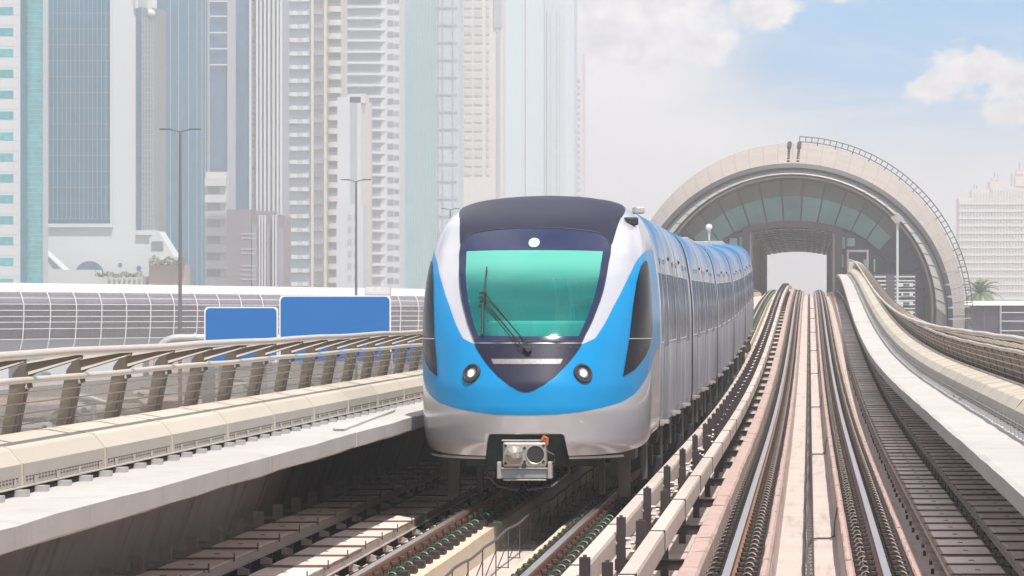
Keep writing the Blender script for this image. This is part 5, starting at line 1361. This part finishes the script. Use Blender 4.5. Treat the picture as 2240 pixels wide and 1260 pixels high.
# ================================================================== street level
def struct(m, name, matn): o = m.build(name, matn, None); o['kind'] = 'structure'; return o
m = M(); m.add([(-3000, -300, 0), (3000, -300, 0), (3000, 3000, 0), (-3000, 3000, 0)], [(0, 1, 2, 3)]); struct(m, 'ground', 'sand')
m = M()
A = lambda x, d: (x, d, .004)
m.add([A(-130, 120), A(-14, 120), A(-14, 430), A(-30, 480), A(-400, 480), A(-400, 380)], [(0, 1, 2, 3, 4, 5)]); m.add([A(-400, 520), A(-20, 520), A(-10, 545), A(-10, 980), A(-400, 980)], [(0, 1, 2, 3, 4)])
m.add([A(14, 60), A(60, 60), A(60, 420), A(14, 420)], [(0, 1, 2, 3)])
struct(m, 'road', 'asphalt')
m = M(); m.b2(-400, -22, 483, 517, -.1, .14); m.b2(-130, -16, 335, 341, -.1, .14); struct(m, 'pavement', 'paving_pink')
m = M(); m.b2(-400, -22, 481.5, 483, -.1, .18); m.b2(-400, -22, 517, 518.5, -.1, .18); struct(m, 'kerb_line', 'bld_white')
m = M()
for d in (410, 445): 
    for x in range(-390, -30, 9): m.b2(x, x + 4, d, d + .3, .006, .012)
for d in (560, 600, 640, 690, 740, 800):
    for x in range(-390, -20, 10): m.b2(x, x + 4, d, d + .35, .006, .012)
struct(m, 'road_marking', 'road_paint')
# cars
CARM = {}
def car_parts(rt, paint):
    key = 'car_' + paint
    q = M(); prof = [(-2.2, .35), (-2.25, .62), (-2.15, .82), (-1.5, .95), (1.5, .97), (2.2, .9), (2.28, .6), (2.2, .35)]
    q.prism([(y, z) for y, z in prof], 'x', -.88, .88, 0); q.build('body', paint, rt, bevel=.07, origin=(0, 0, 0))
    q = M(); q.add([(-.8, -1.25, .93), (.8, -1.25, .93), (.8, 1.75, .95), (-.8, 1.75, .95), (-.62, -.55, 1.42), (.62, -.55, 1.42), (.62, 1.05, 1.43), (-.62, 1.05, 1.43)], [(0, 1, 5, 4), (1, 2, 6, 5), (2, 3, 7, 6), (3, 0, 4, 7), (0, 3, 2, 1)]); q.build('window', 'car_glass', rt, origin=(0, 0, 0))
    q = M(); q.b2(-.64, .64, -.56, 1.08, 1.42, 1.47); q.build('roof', paint, rt, bevel=.03, origin=(0, 0, 0))
    for x in (-.8, .8):
        for y in (-1.4, 1.4): q = M(); q.tube([(x - .1, y, .33), (x + .1, y, .33)], .33, 14); q.build('wheel', 'tyre', rt, origin=(0, 0, 0))
        q = M(); q.box((x * .78, -2.2, .68), (.36, .1, .14)); q.build('headlight', 'lamp_rim', rt, origin=(0, 0, 0))
mat('car_white', (.75, .75, .75), .25, coat=.8, var=.02); mat('car_silver', (.45, .46, .47), .25, .6, coat=.8, var=.02); mat('car_red', (.4, .03, .03), .25, coat=.8, var=.02); mat('car_dark', (.05, .05, .06), .25, coat=.8, var=.02); mat('car_cream', (.6, .5, .32), .3, coat=.8, var=.02)
cars = [(60, 806, .3, 'car_white', 'white car highest up the road at the far left, seen through the fence'), (48, 838, .4, 'car_silver', 'silver car just below the far left white car'), (18, 822, .3, 'car_white', 'white car at the left picture edge on the far road'),
        (122, 800, .2, 'car_white', 'white car near the top of the far road beside the second post'), (101, 834, .3, 'car_dark', 'dark car just below the mid rail of the fence'), (205, 806, .2, 'car_silver', 'small silver car on the far road under the bent post arm'),
        (60, 945, -.9, 'car_white', 'large white car low behind the first fence panels'), (150, 928, 1.2, 'car_silver', 'pale car beside the first leaning post, near road'), (290, 900, 1.5, 'car_cream', 'cream coloured taxi like car on the near road'),
        (214, 903, 1.45, 'car_white', 'white car in the middle of the near road'), (330, 868, 1.5, 'car_white', 'white car above the taxi on the near road'), (440, 872, 1.4, 'car_dark', 'dark car behind the fifth fence panel'), (520, 850, 1.5, 'car_white', 'white car behind the panels left of the blue signs'), (700, 845, 1.5, 'car_silver', 'silver car behind the panels below the wide blue sign'), (378, 905, 1.3, 'car_red', 'red car on the near road right of the taxi')]
for px, py, rz, pt_, lb in cars:
    D = 12 * FP / (py - 677); rt = empty('parked_car' if False else 'car', (0, 0, 0), lb, 'car', 'cars on the road below'); car_parts(rt, pt_)
    rt.location = (xpx(px, D), D, .01); rt.rotation_euler = (0, 0, rz)

# ================================================================== haze
m = M(); m.b2(-3010, 3010, -310, 3010, -1.0, 112.5)
hz = m.build('haze', 'sand', None); hz['kind'] = 'stuff'
hm = bpy.data.materials.new('haze_air'); hm.use_nodes = True; hn, hl_ = hm.node_tree.nodes, hm.node_tree.links; hn.clear()
pv = hn.new('ShaderNodeVolumePrincipled'); pv.inputs['Color'].default_value = (.985, .975, .98, 1); pv.inputs['Density'].default_value = HAZE; pv.inputs['Anisotropy'].default_value = .0
ho = hn.new('ShaderNodeOutputMaterial'); hl_.new(pv.outputs[0], ho.inputs['Volume']); hz.data.materials.clear(); hz.data.materials.append(hm)
